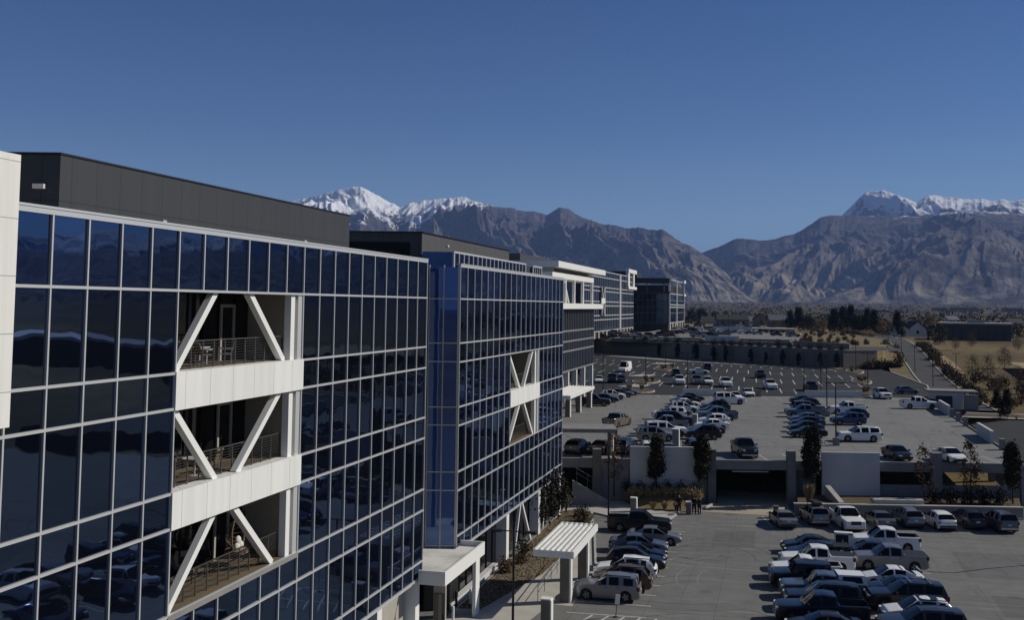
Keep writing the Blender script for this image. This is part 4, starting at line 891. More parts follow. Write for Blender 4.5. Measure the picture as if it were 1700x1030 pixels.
def person(x, y, rz, h, label, top, bottom, step=0.0, bend=0.12):
    t = thing('person', label, 'person', (x,y,0), rz); t.scale = (h/1.76,)*3
    V = [(0,0,.95),(0,.01,1.15),(0,.0,1.38),(0,.0,1.5),(0,-.02,1.6),(0,-.02,1.70),
         (.17,0,1.42),(.22,.02,1.14),(.20,-bend,.92),(.20,-bend-.05,.84), (-.17,0,1.42),(-.22,.02,1.14),(-.20,-bend,.92),(-.20,-bend-.05,.84),
         (.10,0,.90),(.11,-step*.5,.50),(.11,-step*.9+.02,.09),(.12,-step*.9-.13,.05), (-.10,0,.90),(-.11,step*.5,.50),(-.11,step*.9+.02,.09),(-.12,step*.9-.13,.05)]
    E_ = [(0,1),(1,2),(2,3),(3,4),(4,5),(2,6),(6,7),(7,8),(8,9),(2,10),(10,11),(11,12),(12,13),(0,14),(14,15),(15,16),(16,17),(0,18),(18,19),(19,20),(20,21)]
    r_ = [.135,.13,.14,.055,.085,.085,.062,.048,.036,.034,.062,.048,.036,.034,.095,.066,.045,.038,.095,.066,.045,.038]
    skin_mesh('body', V, E_, r_, SKIN, t, None, 0)
    Vj = [(0,0,.93),(0,.01,1.15),(0,0,1.40),(.17,0,1.42),(.225,.02,1.14),(.205,-bend+.01,.95),(-.17,0,1.42),(-.225,.02,1.14),(-.205,-bend+.01,.95),(0,0,1.47)]
    skin_mesh('jacket', Vj, [(0,1),(1,2),(2,3),(3,4),(4,5),(2,6),(6,7),(7,8),(2,9)], [.165,.155,.165,.08,.066,.052,.08,.066,.052,.075], top, t, None, 0)
    Vt = [(0,0,.95),(.10,0,.90),(.11,-step*.5,.50),(.11,-step*.9+.02,.10),(-.10,0,.90),(-.11,step*.5,.50),(-.11,step*.9+.02,.10)]
    skin_mesh('trousers', Vt, [(0,1),(1,2),(2,3),(0,4),(4,5),(5,6)], [.155,.112,.085,.068,.112,.085,.068], bottom, t, None, 0)
    skin_mesh('hair', [(0,.02,1.70),(0,.045,1.76),(0,.07,1.66)], [(0,1),(0,2)], [.092,.07,.06], HAIR, t, None, 0)
    m = MB()
    for s in (-1, 1): m.obox((s*.118,-.05-(s*step*.9),0), .10, .27, .085)
    m.build('shoes', M_BLACK, t)
g = G(1127,853); person(g.x, g.y+.2, rad(20), 1.80, 'person in dark jacket and dark trousers standing alone left of the short pillar', CL1, CL2, .02)
g = G(1152,855); person(g.x, g.y+.1, rad(200), 1.82, 'person in black clothes walking just right of the short pillar', CL1, CL1, .16)
g = G(1161,855); person(g.x, g.y+.1, rad(195), 1.74, 'person in charcoal clothes walking at the right of the pair', CL3, CL1, -.14)

# balcony furniture
FM = mat('chair_frame_white', (.55,.54,.5), .5); FC = mat('chair_sling', (.62,.6,.54), .8); FT = mat('wicker', (.20,.15,.09), .8)
def chair(y, x, z, rz, label, fm=FM, fc=FC):
    t = thing('patio_chair', label, 'chair', (x,y,z), rz, 'chairs on the office balconies')
    def B(nm, mm, *bars):
        m = MB()
        for b in bars: m.bar(*b)
        return m.build(nm, mm, t)
    B('seat', fc, ((-.26,0,.44),(.26,0,.44),.5,.04)); B('backrest', fc, ((0,.26,.46),(0,.38,.92),.5,.03))
    for sx in (-.26,.26):
        B('leg', fm, ((sx,-.24,0),(sx,-.24,.66),.04)); B('leg', fm, ((sx,.28,0),(sx,.26,.46),.04)); B('armrest', fm, ((sx,-.26,.66),(sx,.3,.66),.05))
def table(y, x, z, label, h=.72, r=.42):
    t = thing('patio_table', label, 'table', (x,y,z), 0, 'tables on the office balconies')
    m = MB(); m.tube((x,y,z+h-.03),(x,y,z+h),r,r,18); m.build('table_top', FM, t); m = MB(); m.tube((x,y,z+.03),(x,y,z+h-.03),.04); m.build('leg', FM, t); m = MB(); m.tube((x,y,z),(x,y,z+.03),.24,.24,14); m.build('base', FM, t)
BX = FX-1.15
chair(38.1, BX, 17.84, rad(150), 'tan sling chair on the top balcony, left of the white framed chair', FM, FT)
chair(39.3, BX+.2, 17.84, rad(-60), 'white framed chair on the top balcony in front of the door'); table(38.7, BX-.6, 17.84, 'small round table on the top balcony')
chair(35.3, BX+.25, 13.54, rad(120), 'white sling lounge chair at the left end of the middle balcony'); chair(36.3, BX-.5, 13.54, rad(-20), 'chair behind the lounge chair on the middle balcony', M_BLACK, FT)
table(37.6, BX, 13.54, 'pale table in the middle of the middle balcony', .72, .5); chair(38.9, BX, 13.54, rad(-90), 'dark chair right of the table on the middle balcony', M_BLACK, FT)
chair(38.3, BX-.7, 9.21, rad(30), 'left one of the two dark chairs at the back of the lowest balcony', M_BLACK, CL3); chair(39.5, BX-.7, 9.21, rad(10), 'right one of the two dark chairs at the back of the lowest balcony', M_BLACK, CL3)
t = thing('hanging_chair', 'egg-shaped wicker hanging chair with white cushions on the lowest balcony', 'hanging chair', (BX-.2, 41.6, 9.21)); o_ = t['_o']
m = MB()
for k in range(16):
    a0 = 2*math.pi*k/16; a1 = 2*math.pi*(k+1)/16
    m.tube((o_[0], o_[1]+.55*math.cos(a0), o_[2]+1.25+.8*math.sin(a0)), (o_[0], o_[1]+.55*math.cos(a1), o_[2]+1.25+.8*math.sin(a1)), .035, .035, 6)
    m.tube((o_[0], o_[1]+.55*math.cos(a0), o_[2]+1.25+.8*math.sin(a0)), (o_[0]-.5, o_[1]+.2*math.cos(a0), o_[2]+1.2+.3*math.sin(a0)), .02, .02, 5)
m.build('basket', FT, t)
m = MB(); m.tube((o_[0]-.05,o_[1],o_[2]+.48),(o_[0]-.05,o_[1],o_[2]+.62),.52,.5,16); m.build('seat', FT, t, 40)
for dy, dz in ((-.18,.78),(.14,.76),(-.1,1.02)):
    b = bmesh.new(); bmesh.ops.create_uvsphere(b, u_segments=12, v_segments=8, radius=.2); me = bpy.data.meshes.new('cushion'); b.to_mesh(me); b.free(); me.materials.append(FC); me.polygons.foreach_set('use_smooth',[True]*len(me.polygons))
    q = bpy.data.objects.new('cushion', me); COL.objects.link(q); q.parent = t; q.location = (.05,dy,dz); q.scale = (.6,1,1)
m = MB(); m.tube((o_[0]-.1,o_[1]+.7,o_[2]),(o_[0]-.1,o_[1]+.7,o_[2]+2.1),.04); m.tube((o_[0]-.1,o_[1]+.7,o_[2]+2.1),(o_[0],o_[1],o_[2]+2.2),.04); m.tube((o_[0],o_[1],o_[2]+2.05),(o_[0],o_[1],o_[2]+2.2),.015); m.build('stand', M_BLACK, t)
# ------------------------------------------------------------------ vehicles
PAINT = {}
def paint(n, c, met=0.0, rough=.28):
    PAINT[n] = mat('paint_'+n, c, rough, met, .4, coat=.25)
for n, c, me_ in (('white',(.82,.82,.79),0), ('silver',(.24,.245,.255),.45), ('grey',(.13,.135,.14),.4), ('black',(.006,.006,.007),0), ('navy',(.009,.014,.032),.1), ('blue',(.025,.05,.12),.2), ('steelblue',(.12,.15,.20),.4),
                  ('charcoal',(.022,.023,.026),.1), ('tan',(.20,.17,.125),.4), ('brown',(.10,.062,.036),.2), ('red',(.22,.015,.012),.1), ('green',(.04,.055,.045),.3)): paint(n, c, me_)
M_TYRE = mat('tyre', (.014,.014,.014), .85); M_RIM = mat('rim', (.38,.38,.39), .3, .85); M_TRIM = mat('black_trim', (.018,.018,.019), .55)
M_CGL = mat('car_glass', (.003,.0035,.004), .03, ior=1.3); M_LAMP = mat('lamp_lens', (.62,.64,.66), .12); M_TAIL = mat('tail_lens', (.12,.006,.006), .2); M_PLATE = mat('plate', (.6,.6,.58), .5); M_CHROME = mat('chrome', (.55,.55,.55), .2, .9)
def interp(pts, x):
    if x <= pts[0][0]: return pts[0][1]
    for (a, b), (c, d) in zip(pts[:-1], pts[1:]):
        if x <= c: return b if c == a else b+(d-b)*(x-a)/(c-a)
    return pts[-1][1]
KINDS = {
 # L, W, belt profile (x from rear to front), roof profile, wheel x, wheel r, tumble, bed
 'sedan': dict(L=4.75, W=1.83, belt=[(-2.375,.72),(-2.33,.90),(-2.1,1.00),(-1.5,1.00),(.85,.93),(1.3,.90),(2.05,.76),(2.3,.62),(2.375,.50)], roof=[(-1.75,1.0),(-.95,1.37),(-.3,1.44),(.25,1.41),(1.15,.91)], wx=(-1.38,1.42), wr=.33, tum=.30, pil=[(-.12,.06)], cp=-1.0),
 'hatchback': dict(L=4.4, W=1.80, belt=[(-2.2,.62),(-2.15,.88),(-1.95,1.05),(.8,.98),(1.25,.93),(1.9,.80),(2.13,.66),(2.2,.5)], roof=[(-2.02,1.04),(-1.55,1.42),(-.6,1.54),(.2,1.50),(1.1,.95)], wx=(-1.3,1.35), wr=.33, tum=.28, pil=[(-.1,.06),(-1.15,.1)], cp=-1.5),
 'crossover': dict(L=4.65, W=1.87, belt=[(-2.325,.66),(-2.28,.95),(-2.1,1.12),(.8,1.06),(1.25,1.02),(2.0,.90),(2.26,.74),(2.325,.55)], roof=[(-2.16,1.10),(-1.75,1.54),(-.6,1.68),(.15,1.64),(1.12,1.03)], wx=(-1.36,1.40), wr=.37, tum=.28, pil=[(-.05,.07),(-1.1,.1)], cp=-1.65, rails=True),
 'boxy_suv': dict(L=4.8, W=1.90, belt=[(-2.4,.72),(-2.37,1.12),(-2.3,1.20),(.75,1.16),(1.0,1.14),(2.0,1.06),(2.3,.94),(2.4,.66)], roof=[(-2.34,1.19),(-2.12,1.70),(-.8,1.80),(.0,1.76),(.78,1.15)], wx=(-1.4,1.42), wr=.39, tum=.20, pil=[(-.12,.09),(-1.08,.17)], cp=-2.0, rails=True),
 'large_suv': dict(L=5.35, W=2.05, belt=[(-2.675,.75),(-2.65,1.15),(-2.58,1.24),(.9,1.21),(1.3,1.19),(2.4,1.12),(2.62,.95),(2.675,.65)], roof=[(-2.6,1.23),(-2.35,1.82),(-1.0,1.92),(.2,1.88),(1.15,1.19)], wx=(-1.5,1.62), wr=.42, tum=.22, pil=[(.02,.09),(-1.05,.11)], cp=-2.3, rails=True),
 'jeep': dict(L=4.4, W=1.88, belt=[(-2.2,.75),(-2.19,1.15),(.75,1.14),(.85,1.14),(1.9,1.08),(2.15,1.02),(2.2,.66)], roof=[(-2.18,1.15),(-2.1,1.80),(0,1.84),(.35,1.81),(.78,1.14)], wx=(-1.3,1.45), wr=.42, tum=.12, pil=[(-.2,.1),(-1.15,.12)], cp=-2.05),
 'pickup': dict(L=5.85, W=2.03, belt=[(-2.925,.80),(-2.92,1.32),(-.98,1.32),(-.96,1.24),(1.05,1.22),(1.45,1.20),(2.65,1.12),(2.88,.98),(2.925,.66)], roof=[(-.97,1.24),(-.86,1.84),(-.2,1.93),(.45,1.89),(1.28,1.20)], wx=(-1.78,1.86), wr=.41, tum=.20, pil=[(.1,.08)], cp=-.8, bed=(-2.84,-1.06)),
 'small_pickup': dict(L=5.2, W=1.80, belt=[(-2.6,.75),(-2.59,1.14),(-.6,1.14),(-.58,1.08),(.85,1.06),(1.25,1.04),(2.35,.96),(2.56,.84),(2.6,.58)], roof=[(-.59,1.08),(-.48,1.60),(0,1.68),(.4,1.65),(1.12,1.04)], wx=(-1.5,1.65), wr=.37, tum=.2, pil=[], cp=-.4, bed=(-2.52,-.68)),
 'van': dict(L=5.9, W=2.05, belt=[(-2.95,.7),(-2.94,1.3),(1.5,1.3),(1.9,1.22),(2.6,1.08),(2.9,.9),(2.95,.6)], roof=[(-2.93,1.3),(-2.86,2.5),(-1,2.6),(1.0,2.55),(2.0,1.24)], wx=(-1.9,1.8), wr=.38, tum=.14, pil=[(.2,.6)], cp=.2, wins=.15),
}
def car_geometry(k, dense=True):
    d = KINDS[k]; L, Wd = d['L'], d['W']; hw = Wd/2
    keys = set([-L/2, L/2]) | {p[0] for p in d['belt']} | {p[0] for p in d['roof']}
    for w in d['wx']:
        for f in (-1.12,-.98,-.8,-.5,0,.5,.8,.98,1.12): keys.add(w+f*(d['wr']+.07))
    for c, w in d['pil']: keys |= {c-w, c+w}
    rp = d['roof']; xr0, xr1 = rp[0][0], rp[1][0]; xw1, xw0 = rp[-2][0], rp[-1][0]
    keys |= {d['cp']-.07, d['cp']+.07, xw1-.02, xw0-.25}
    bed = d.get('bed')
    if bed: keys |= {bed[0]-.01, bed[0]+.01, bed[1]-.01, bed[1]+.01}
    if dense:
        n = int(L/.3)
        for i in range(n): keys.add(-L/2+L*i/n)
    xs = sorted(keys); out = [xs[0]]
    for x in xs[1:]:
        if x-out[-1] > .008: out.append(x)
    xs = out; rings = []
    for x in xs:
        e = abs(x)/(L/2); w = hw*(1-.10*max(0,(e-.62)/.38)**2-.06*max(0,(e-.93)/.07)**2)
        b = interp(d['belt'], x); rr = interp(d['roof'], x) if xr0 <= x <= xw0 else b; g = max(0, rr-b)
        end = max(0,(e-.90)/.10); zb = .22+.16*end**2; arch = 0
        for wx in d['wx']:
            R_ = d['wr']+.06
            if abs(x-wx) < R_: arch = max(arch, d['wr']+math.sqrt(R_*R_-(x-wx)**2))
        zo = max(zb+.02, arch); inner = .58*w if arch else .88*w
        z2 = max(zb+.16, arch+.015); z3 = max(.5*(b+zb)+.08, arch+.05); z3 = min(z3, b-.06); z2 = min(z2, z3-.02)
        f = g/.7 if g else 0; tw = d['tum']*min(1,f)
        P = [(0,zb),(inner,zb),(inner,zo),(.955*w,zo),(.985*w,z2),(w,z3),(.985*w,b-.05),(.945*w,b)]
        if bed and bed[0] <= x <= bed[1]:
            fl = b-.44; P += [(.86*w,b+.001),(.85*w,fl),(.42*w,fl),(0,fl)]
        elif g > .02:
            P += [(.945*w-tw*.10,b+.05*f),(.945*w-tw*.88,b+.86*g),(.945*w-tw*1.25,b+.975*g),(.4*w,b+g+.015),(0,b+g+.02)]
            P = P[:8]+[P[9],P[10],P[11],P[12]] if True else P
        else:
            cr = .045*(1-end)
            P += [(.80*w,b+.6*cr),(.62*w,b+.85*cr),(.32*w,b+cr),(0,b+1.1*cr)]
        rings.append(P)
    return d, xs, rings
def build_car(kind):
    d, xs, rings = car_geometry(kind); n = len(rings[0])
    rp = d['roof']; xr0, xr1, xw1, xw0 = rp[0][0], rp[1][0], rp[-2][0], rp[-1][0]; bed = d.get('bed')
    V = []
    for x, P in zip(xs, rings): V += [(x, y, z) for y, z in P]+[(x, -y, z) for y, z in P[1:-1]]
    rn = 2*n-2
    def vi(s, j, side): return s*rn+(j if side == 0 or j in (0, n-1) else n-1+j)
    buckets = {'body': ([], []), 'windscreen': ([], []), 'rear_window': ([], []), 'L': ([], []), 'R': ([], [])}
    for s in range(len(xs)-1):
        xm = (xs[s]+xs[s+1])/2
        for j in range(n-1):
            for side in (0, 1):
                q = (vi(s,j,side), vi(s+1,j,side), vi(s+1,j+1,side), vi(s,j+1,side))
                if side == 0: q = q[::-1]
                q = tuple(dict.fromkeys(q))
                if len(q) < 3: continue
                b = 'body'; mi = 1 if j <= 2 else 0
                if bed and bed[0] < xm < bed[1] and j >= 8: mi = 1
                if xr0 < xm < xw0:
                    win_side = xm > d['cp']+.05 if 'wins' not in d else xm > d['wins']+.55
                    if j == 7 and xm < xw0-.22 and win_side and not any(abs(xm-c) < w for c, w in d['pil']): b = 'LR'[side]
                    if kind in ('boxy_suv','large_suv','crossover','hatchback','jeep') and j == 7 and d['pil'][-1][0] > xm > d['cp']+.06 and not any(abs(xm-c) < w for c, w in d['pil']): b = 'LR'[side]
                    if xm > xw1 and j >= 9: b = 'windscreen'
                    if xr0 < xm < xr1 and j >= 9: b = 'rear_window'
                buckets[b][0].append(q); buckets[b][1].append(mi)
    for s, flip in ((0, 0), (len(xs)-1, 1)):                 # close the two ends
        for j in range(n-1):
            if j == 0: continue
            a, b2, c, e = vi(s,j,0), vi(s,j+1,0), vi(s,j+1,1), vi(s,j,1)
            q = (a,b2,c,e) if flip else (e,c,b2,a)
            q = tuple(dict.fromkeys(q))
            if len(q) >= 3: buckets['body'][0].append(q); buckets['body'][1].append(0)
    t = bpy.data.objects.new('parked_car', None); COL.objects.link(t); t.empty_display_size = .3
    def part(name, b, mats, smooth=32):
        F, MI = b
        if not F: return
        used = sorted({i for f in F for i in f}); mp = {u: i for i, u in enumerate(used)}
        mb = MB(); mb.v = [V[u] for u in used]; mb.f = [tuple(mp[i] for i in f) for f in F]; mb.m = MI if len(mats) > 1 else [0]*len(F)
        return mb.build(name, mats, t, smooth)
    body = part('body', buckets['body'], [PAINT['white'], M_TRIM])
    body.material_slots[0].link = 'OBJECT'; body.material_slots[0].material = PAINT['white']
    part('windscreen', buckets['windscreen'], [M_CGL]); part('rear_window', buckets['rear_window'], [M_CGL])
    part('side_window', buckets['L'], [M_CGL]); part('side_window', buckets['R'], [M_CGL])
    hw = d['W']/2
    wm = MB(); N = 20; r = d['wr']; wd = .23; prof = [(r*.62,-wd/2),(r*.93,-wd/2),(r,-wd/2+.04),(r,wd/2-.04),(r*.93,wd/2),(r*.62,wd/2)]
    for k in range(N):
        a = 2*math.pi*k/N
        for pr, py_ in prof: wm.v.append((pr*math.cos(a), py_, pr*math.sin(a)))
    for k in range(N):
        for j in range(5): wm.f.append((k*6+j, ((k+1) % N)*6+j, ((k+1) % N)*6+j+1, k*6+j+1))
    wm.m = [0]*len(wm.f); wme = wm.mesh('wheel', M_TYRE, smooth=40)
    rm = MB(); rm.tube((0,-.07,0),(0,.07,0), r*.615, r*.615, 18)
    for k in range(5):
        a = 2*math.pi*k/5; b_ = a+.32
        for sy in (-1,1): rm.bar((.06*math.cos(a),sy*.085,.06*math.sin(a)),(r*.58*math.cos(a),sy*.085,r*.58*math.sin(a)),.075,.03,up=(0,1,0))
    rm.m = [0 if i < 20 else 1 for i in range(len(rm.f))]
    rme = rm.mesh('rim', [M_TRIM, M_RIM])
    for wx in d['wx']:
        for sy in (-1, 1):
            o = bpy.data.objects.new('wheel', wme); COL.objects.link(o); o.parent = t; o.location = (wx, sy*(hw-.135), r)
            q = bpy.data.objects.new('rim', rme); COL.objects.link(q); q.parent = o
    xf, xb = d['L']/2, -d['L']/2; bz = interp(d['belt'], xf-.28); rz_ = interp(d['belt'], xb+.15)
    big = kind in ('pickup','large_suv','van','boxy_suv','jeep','small_pickup')
    for s in (-1, 1):
        m = MB(); h0 = bz-.30 if big else bz-.17; wh = .24 if big else .15
        m.add([(xf+.015,s*hw*.46,h0),(xf-.06,s*hw*.87,h0+.01),(xf-.08,s*hw*.87,h0+wh),(xf-.0,s*hw*.46,h0+wh*.85),
               (xf-.25,s*hw*.50,h0),(xf-.34,s*hw*.925,h0+.02),(xf-.36,s*hw*.925,h0+wh),(xf-.25,s*hw*.50,h0+wh*.9)], [(0,1,2,3),(1,5,6,2),(3,2,6,7),(0,4,5,1)] if s > 0 else [(3,2,1,0),(2,6,5,1),(7,6,2,3),(1,5,4,0)])
        m.build('headlight', M_LAMP, t)
        m = MB(); th = .28 if big else .14; zt = rz_-.36 if big else rz_-.22
        m.box(xb-.012, xb+.22, *sorted((s*hw*.76, s*hw*.93)), zt, zt+th); m.build('tail_light', M_TAIL, t)
        m = MB(); zm = interp(d['belt'], .8)+.10; xm = xw0-.38; m.box(xm-.06, xm+.07, *sorted((s*(hw+.02), s*(hw+.22))), zm-.08, zm+.09); m.box(xm, xm+.05, *sorted((s*hw*.86, s*(hw+.021))), zm-.06, zm-.02); m.build('mirror', M_TRIM, t)
        if d.get('rails'):
            zr = interp(d['roof'], -.6); m = MB(); m.bar((-1.75,s*hw*.66,zr-.03),(.05,s*hw*.66,zr+.0),.05,.06); m.build('roof_rail', M_TRIM, t)
    gzz = bz-.32 if big else bz-.30
    m = MB(); m.box(xf-.14, xf+.012, -hw*.46, hw*.46, gzz-(.06 if big else .02), gzz+(.26 if big else .14)); m.build('grille', M_TRIM, t)
    m = MB(); m.box(xf-.2, xf+.022, -hw*.82, hw*.82, .36, .50); m.build('bumper', M_TRIM if not big else M_CHROME, t); m = MB(); m.box(xb-.02, xb+.2, -hw*.84, hw*.84, .40, .56); m.build('bumper', M_TRIM if not big else M_CHROME, t)
    m = MB(); m.box(xb-.035, xb-.0, -.16, .16, .74, .86); m.build('number_plate', M_PLATE, t)
    m = MB()
    for s in (-1, 1):
        for c in ([p_[0] for p_ in d['pil'][:1]] or [-.2]):
            for x_ in (c+.12, c-.75 if kind != 'small_pickup' else c+.12): m.box(x_-.09, x_+.09, *sorted((s*hw*.97, s*(hw+.02))), interp(d['belt'], x_)-.19, interp(d['belt'], x_)-.155)
    m.build('door_handle', M_TRIM, t)
    return t
PROTO = {}; KIDS = {}; CARS = []
def far_mesh(kind, col):
    key = ('far', kind, col)
    if key not in PROTO:
        d, xs, rings = car_geometry(kind, False); n = len(rings[0]); rn = 2*n-2; mb = MB(); rp = d['roof']
        for x, P in zip(xs, rings): mb.v += [(x,y,z) for y, z in P]+[(x,-y,z) for y, z in P[1:-1]]
        vi = lambda s, j, side: s*rn+(j if side == 0 or j in (0, n-1) else n-1+j)
        for s in range(len(xs)-1):
            xm = (xs[s]+xs[s+1])/2
            for j in range(n-1):
                for side in (0,1):
                    q = (vi(s,j,side), vi(s+1,j,side), vi(s+1,j+1,side), vi(s,j+1,side)); q = tuple(dict.fromkeys(q[::-1] if side == 0 else q))
                    mi = 1 if j <= 2 else 0
                    if rp[0][0] < xm < rp[-1][0] and ((j == 7 and xm > d['cp']) or (j >= 9 and (xm > rp[-2][0] or xm < rp[1][0]))): mi = 2
                    mb.f.append(q); mb.m.append(mi)
        for s, fl in ((0,0),(len(xs)-1,1)):
            for j in range(1,n-1):
                q = (vi(s,j,0),vi(s,j+1,0),vi(s,j+1,1),vi(s,j,1)); q = q if fl else q[::-1]; q = tuple(dict.fromkeys(q))
                if len(q) >= 3: mb.f.append(q); mb.m.append(0)
        for wx in d['wx']:
            for s in (-1,1): mb.tube((wx,s*(d['W']/2-.24),d['wr']),(wx,s*(d['W']/2-.01),d['wr']),d['wr'],d['wr'],12,1)
        PROTO[key] = mb.mesh('parked_car', [PAINT[col], M_TRIM, M_CGL], smooth=32)
    return PROTO[key]
NAMES = {'sedan':'parked_car','hatchback':'parked_car','crossover':'parked_suv','boxy_suv':'parked_suv','large_suv':'parked_suv','jeep':'parked_suv','pickup':'pickup_truck','small_pickup':'pickup_truck','van':'parked_van'}
CATS = {'parked_car':'car','parked_suv':'suv','pickup_truck':'pickup truck','parked_van':'van'}
def car(kind, col, x, y, z, hd, label, group, far=False):
    nm = NAMES[kind]; hd = rad(hd)
    if far:
        o = bpy.data.objects.new(nm, far_mesh(kind, col)); COL.objects.link(o); o.location = (x,y,z); o.rotation_euler = (0,0,hd)
        tag(o, label, CATS[nm], group); return o
    if kind not in PROTO:
        PROTO[kind] = build_car(kind); c = [o for o in bpy.data.objects if o.parent is PROTO[kind]]
        KIDS[kind] = [(o, [g for g in bpy.data.objects if g.parent is o]) for o in c]; r = PROTO[kind]
        r.name = nm; parts = {o.name.split('.')[0]: o for o in c}; bodies = [o for o in c if o.name.startswith('body')]
        for o in c:
            if o.name.startswith('body'): o.material_slots[0].material = PAINT[col]
    else:
        r = PROTO[kind].copy(); COL.objects.link(r); r.name = nm
        for o, gs in KIDS[kind]:
            c = o.copy(); COL.objects.link(c); c.parent = r
            if o.name.startswith('body'): c.material_slots[0].material = PAINT[col]
            for g in gs: q = g.copy(); COL.objects.link(q); q.parent = c
    r.scale = (R.uniform(.96,1.03), R.uniform(.98,1.02), R.uniform(.96,1.04)); r.location = (x,y,z); r.rotation_euler = (0,0,hd); tag(r, label, CATS[nm], group); return r
def carp(kind, col, px_, py_, z, hd, mode, label, group, far=False):
    g = G(px_, py_, z); d = KINDS[kind]; s = (d['W'] if mode == 's' else d['L'])/2-.1
    return car(kind, col, g.x-.245*s, g.y+.97*s, z, hd, label, group, far)
def extra(root, name, mb, mats): return mb.build(name, mats, root)

GL = 'vehicles of the row left of the near lot'
c = car('boxy_suv','silver',-12.1,74.7,0,182,'silver boxy SUV with roof rack nearest in the left row, beside the ribbed canopy',GL)
car('crossover','brown',-11.6,77.5,0,183,'brown small SUV mostly hidden behind the silver SUV',GL)
car('crossover','white',-11.7,80.6,0,183,'white crossover with dark sunroof, third in the left row',GL)
car('crossover','black',-11.3,83.6,0,4,'black crossover between the white crossover and the navy sedan in the left row',GL)
car('sedan','navy',-11.5,86.4,0,4,'navy sedan in the middle of the left row',GL)
car('sedan','steelblue',-11.9,89.6,0,4,'blue grey sedan with its nose to the lane in the left row',GL)
car('sedan','silver',-11.0,93.2,0,4,'pale silver sedan parked next to the black pickup in the left row',GL)
car('pickup','black',-12.9,97.6,0,5,'black pickup at the far end of the left row, by the walkway',GL)
GF = 'vehicles of the row facing the parking deck'
for kind, col, px_, py_, hd, lab in (('sedan','silver',1310,881,104,'pale sedan seen from behind, leftmost in the front row'), ('boxy_suv','silver',1363,876,104,'silver SUV with black roof box, second in the row before the deck'), ('pickup','white',1422,886,284,'big white pickup facing the camera with black grille'),
        ('sedan','grey',1474,882,104,'grey sedan right of the white pickup that faces the camera'), ('crossover','silver',1521,880,104,'silver crossover with roof rails before the pale slab on the low wall'), ('hatchback','white',1574,884,104,'white hatchback seen from behind in front of the deck column'),
        ('crossover','charcoal',1624,883,104,'charcoal crossover below the right columnar tree'), ('boxy_suv','grey',1677,888,104,'grey SUV at the right edge of the row before the deck')):
    o = carp(kind, col, px_, py_, 0, hd, 'e', lab, GF)
    if 'roof box' in lab:
        m = MB(); m.box(-1.5,.5,-.4,.4,1.85,2.15); b = m.build('roof_box', M_TRIM, o)
        bv = b.modifiers.new('bevel','BEVEL'); bv.width = .1; bv.segments = 3
GR = 'vehicles of the double row at the lower right'
LC = [('sedan','charcoal',1.9,93.3,'dark grey sedan farthest in the left column of the lower right rows'), ('hatchback','navy',2.1,90.6,'navy hatchback behind the white pickup with a bed cover'), ('pickup','white',2.3,87.4,'white pickup with dark bed cover in the left column of the lower right rows'),
      ('small_pickup','white',1.4,84.5,'small white pickup, only its cab showing above the black jeep'), ('jeep','black',1.0,81.9,'black boxy off-roader between the small white pickup and the capped pickup'), ('pickup','steelblue',2.5,79.1,'blue grey pickup carrying a white camper shell'),
      ('large_suv','black',2.4,76.2,'large black SUV next to the capped pickup'), ('pickup','navy',2.2,73.2,'navy pickup in the left column near the bottom edge'), ('sedan','charcoal',2.3,70.3,'dark sedan nearest in the left column, cut by the bottom edge')]
for kind, col, x, y, lab in LC:
    o = car(kind, col, x, y, 0, 187, lab, GR)
    if 'camper' in lab:
        m = MB(); m.prism([(-2.9,-.95),(-1.0,-.95),(-1.0,.95),(-2.9,.95)], 1.33, 1.34)
        m.v = []; m.f = []; m.m = []
        m.add([(-2.9,-.95,1.32),(-.99,-.95,1.32),(-.99,.95,1.32),(-2.9,.95,1.32),(-2.72,-.76,1.93),(-.95,-.78,1.95),(-.95,.78,1.95),(-2.72,.76,1.93)], [(0,1,5,4),(1,2,6,5),(2,3,7,6),(3,0,4,7),(4,5,6,7)])
        q = m.build('camper_shell', PAINT['white'], o); m = MB(); m.add([(-2.6,-.935,1.42),(-1.2,-.935,1.42),(-1.25,-.815,1.84),(-2.5,-.815,1.84)],[(0,1,2,3)]); m.build('shell_window', M_CGL, q); m = MB(); m.add([(-2.6,.935,1.42),(-1.2,.935,1.42),(-1.25,.815,1.84),(-2.5,.815,1.84)],[(3,2,1,0)]); m.build('shell_window', M_CGL, q)
    if 'bed cover' in lab:
        m = MB(); m.box(-2.86,-1.04,-.88,.88,1.30,1.335); m.build('bed_cover', M_TRIM, o)
RC = [('pickup','white',8.1,96.2,'white pickup with open bed, farthest in the right column of the lower right rows'), ('sedan','navy',6.6,92.6,'dark blue sedan hidden between the white and the blue grey pickup'), ('pickup','silver',7.9,89.6,'silver blue pickup with a bed cover in the right column'), ('sedan','white',7.5,84.0,'white sedan with dark windows in the right column of the lower right rows'),
      ('sedan','navy',7.7,80.9,'navy sedan between the white sedan and the black SUV with roof bars'), ('large_suv','black',7.9,78.0,'black SUV with two pale roof bars in the right column'), ('crossover','white',8.3,74.7,'white SUV with dark glass roof at the bottom of the right column'), ('large_suv','charcoal',8.2,71.6,'charcoal SUV nearest in the right column, below the bottom edge')]
for kind, col, x, y, lab in RC:
    o = car(kind, col, x, y, 0, 187, lab, GR)
    if 'bed cover' in lab:
        m = MB(); m.box(-2.86,-1.04,-.88,.88,1.30,1.335); m.build('bed_cover', M_TRIM, o)
    if 'roof bars' in lab:
        for xx in (-.2,-1.5): m = MB(); m.bar((xx,-.75,1.99),(xx,.75,1.99),.09,.05); m.build('roof_bar', M_CHROME, o)
    if 'glass roof' in lab:
        m = MB(); m.add([(-1.2,-.5,1.685),(.05,-.48,1.672),(.05,.48,1.672),(-1.2,.5,1.685)],[(0,1,2,3)]); m.build('sunroof', M_CGL, o)
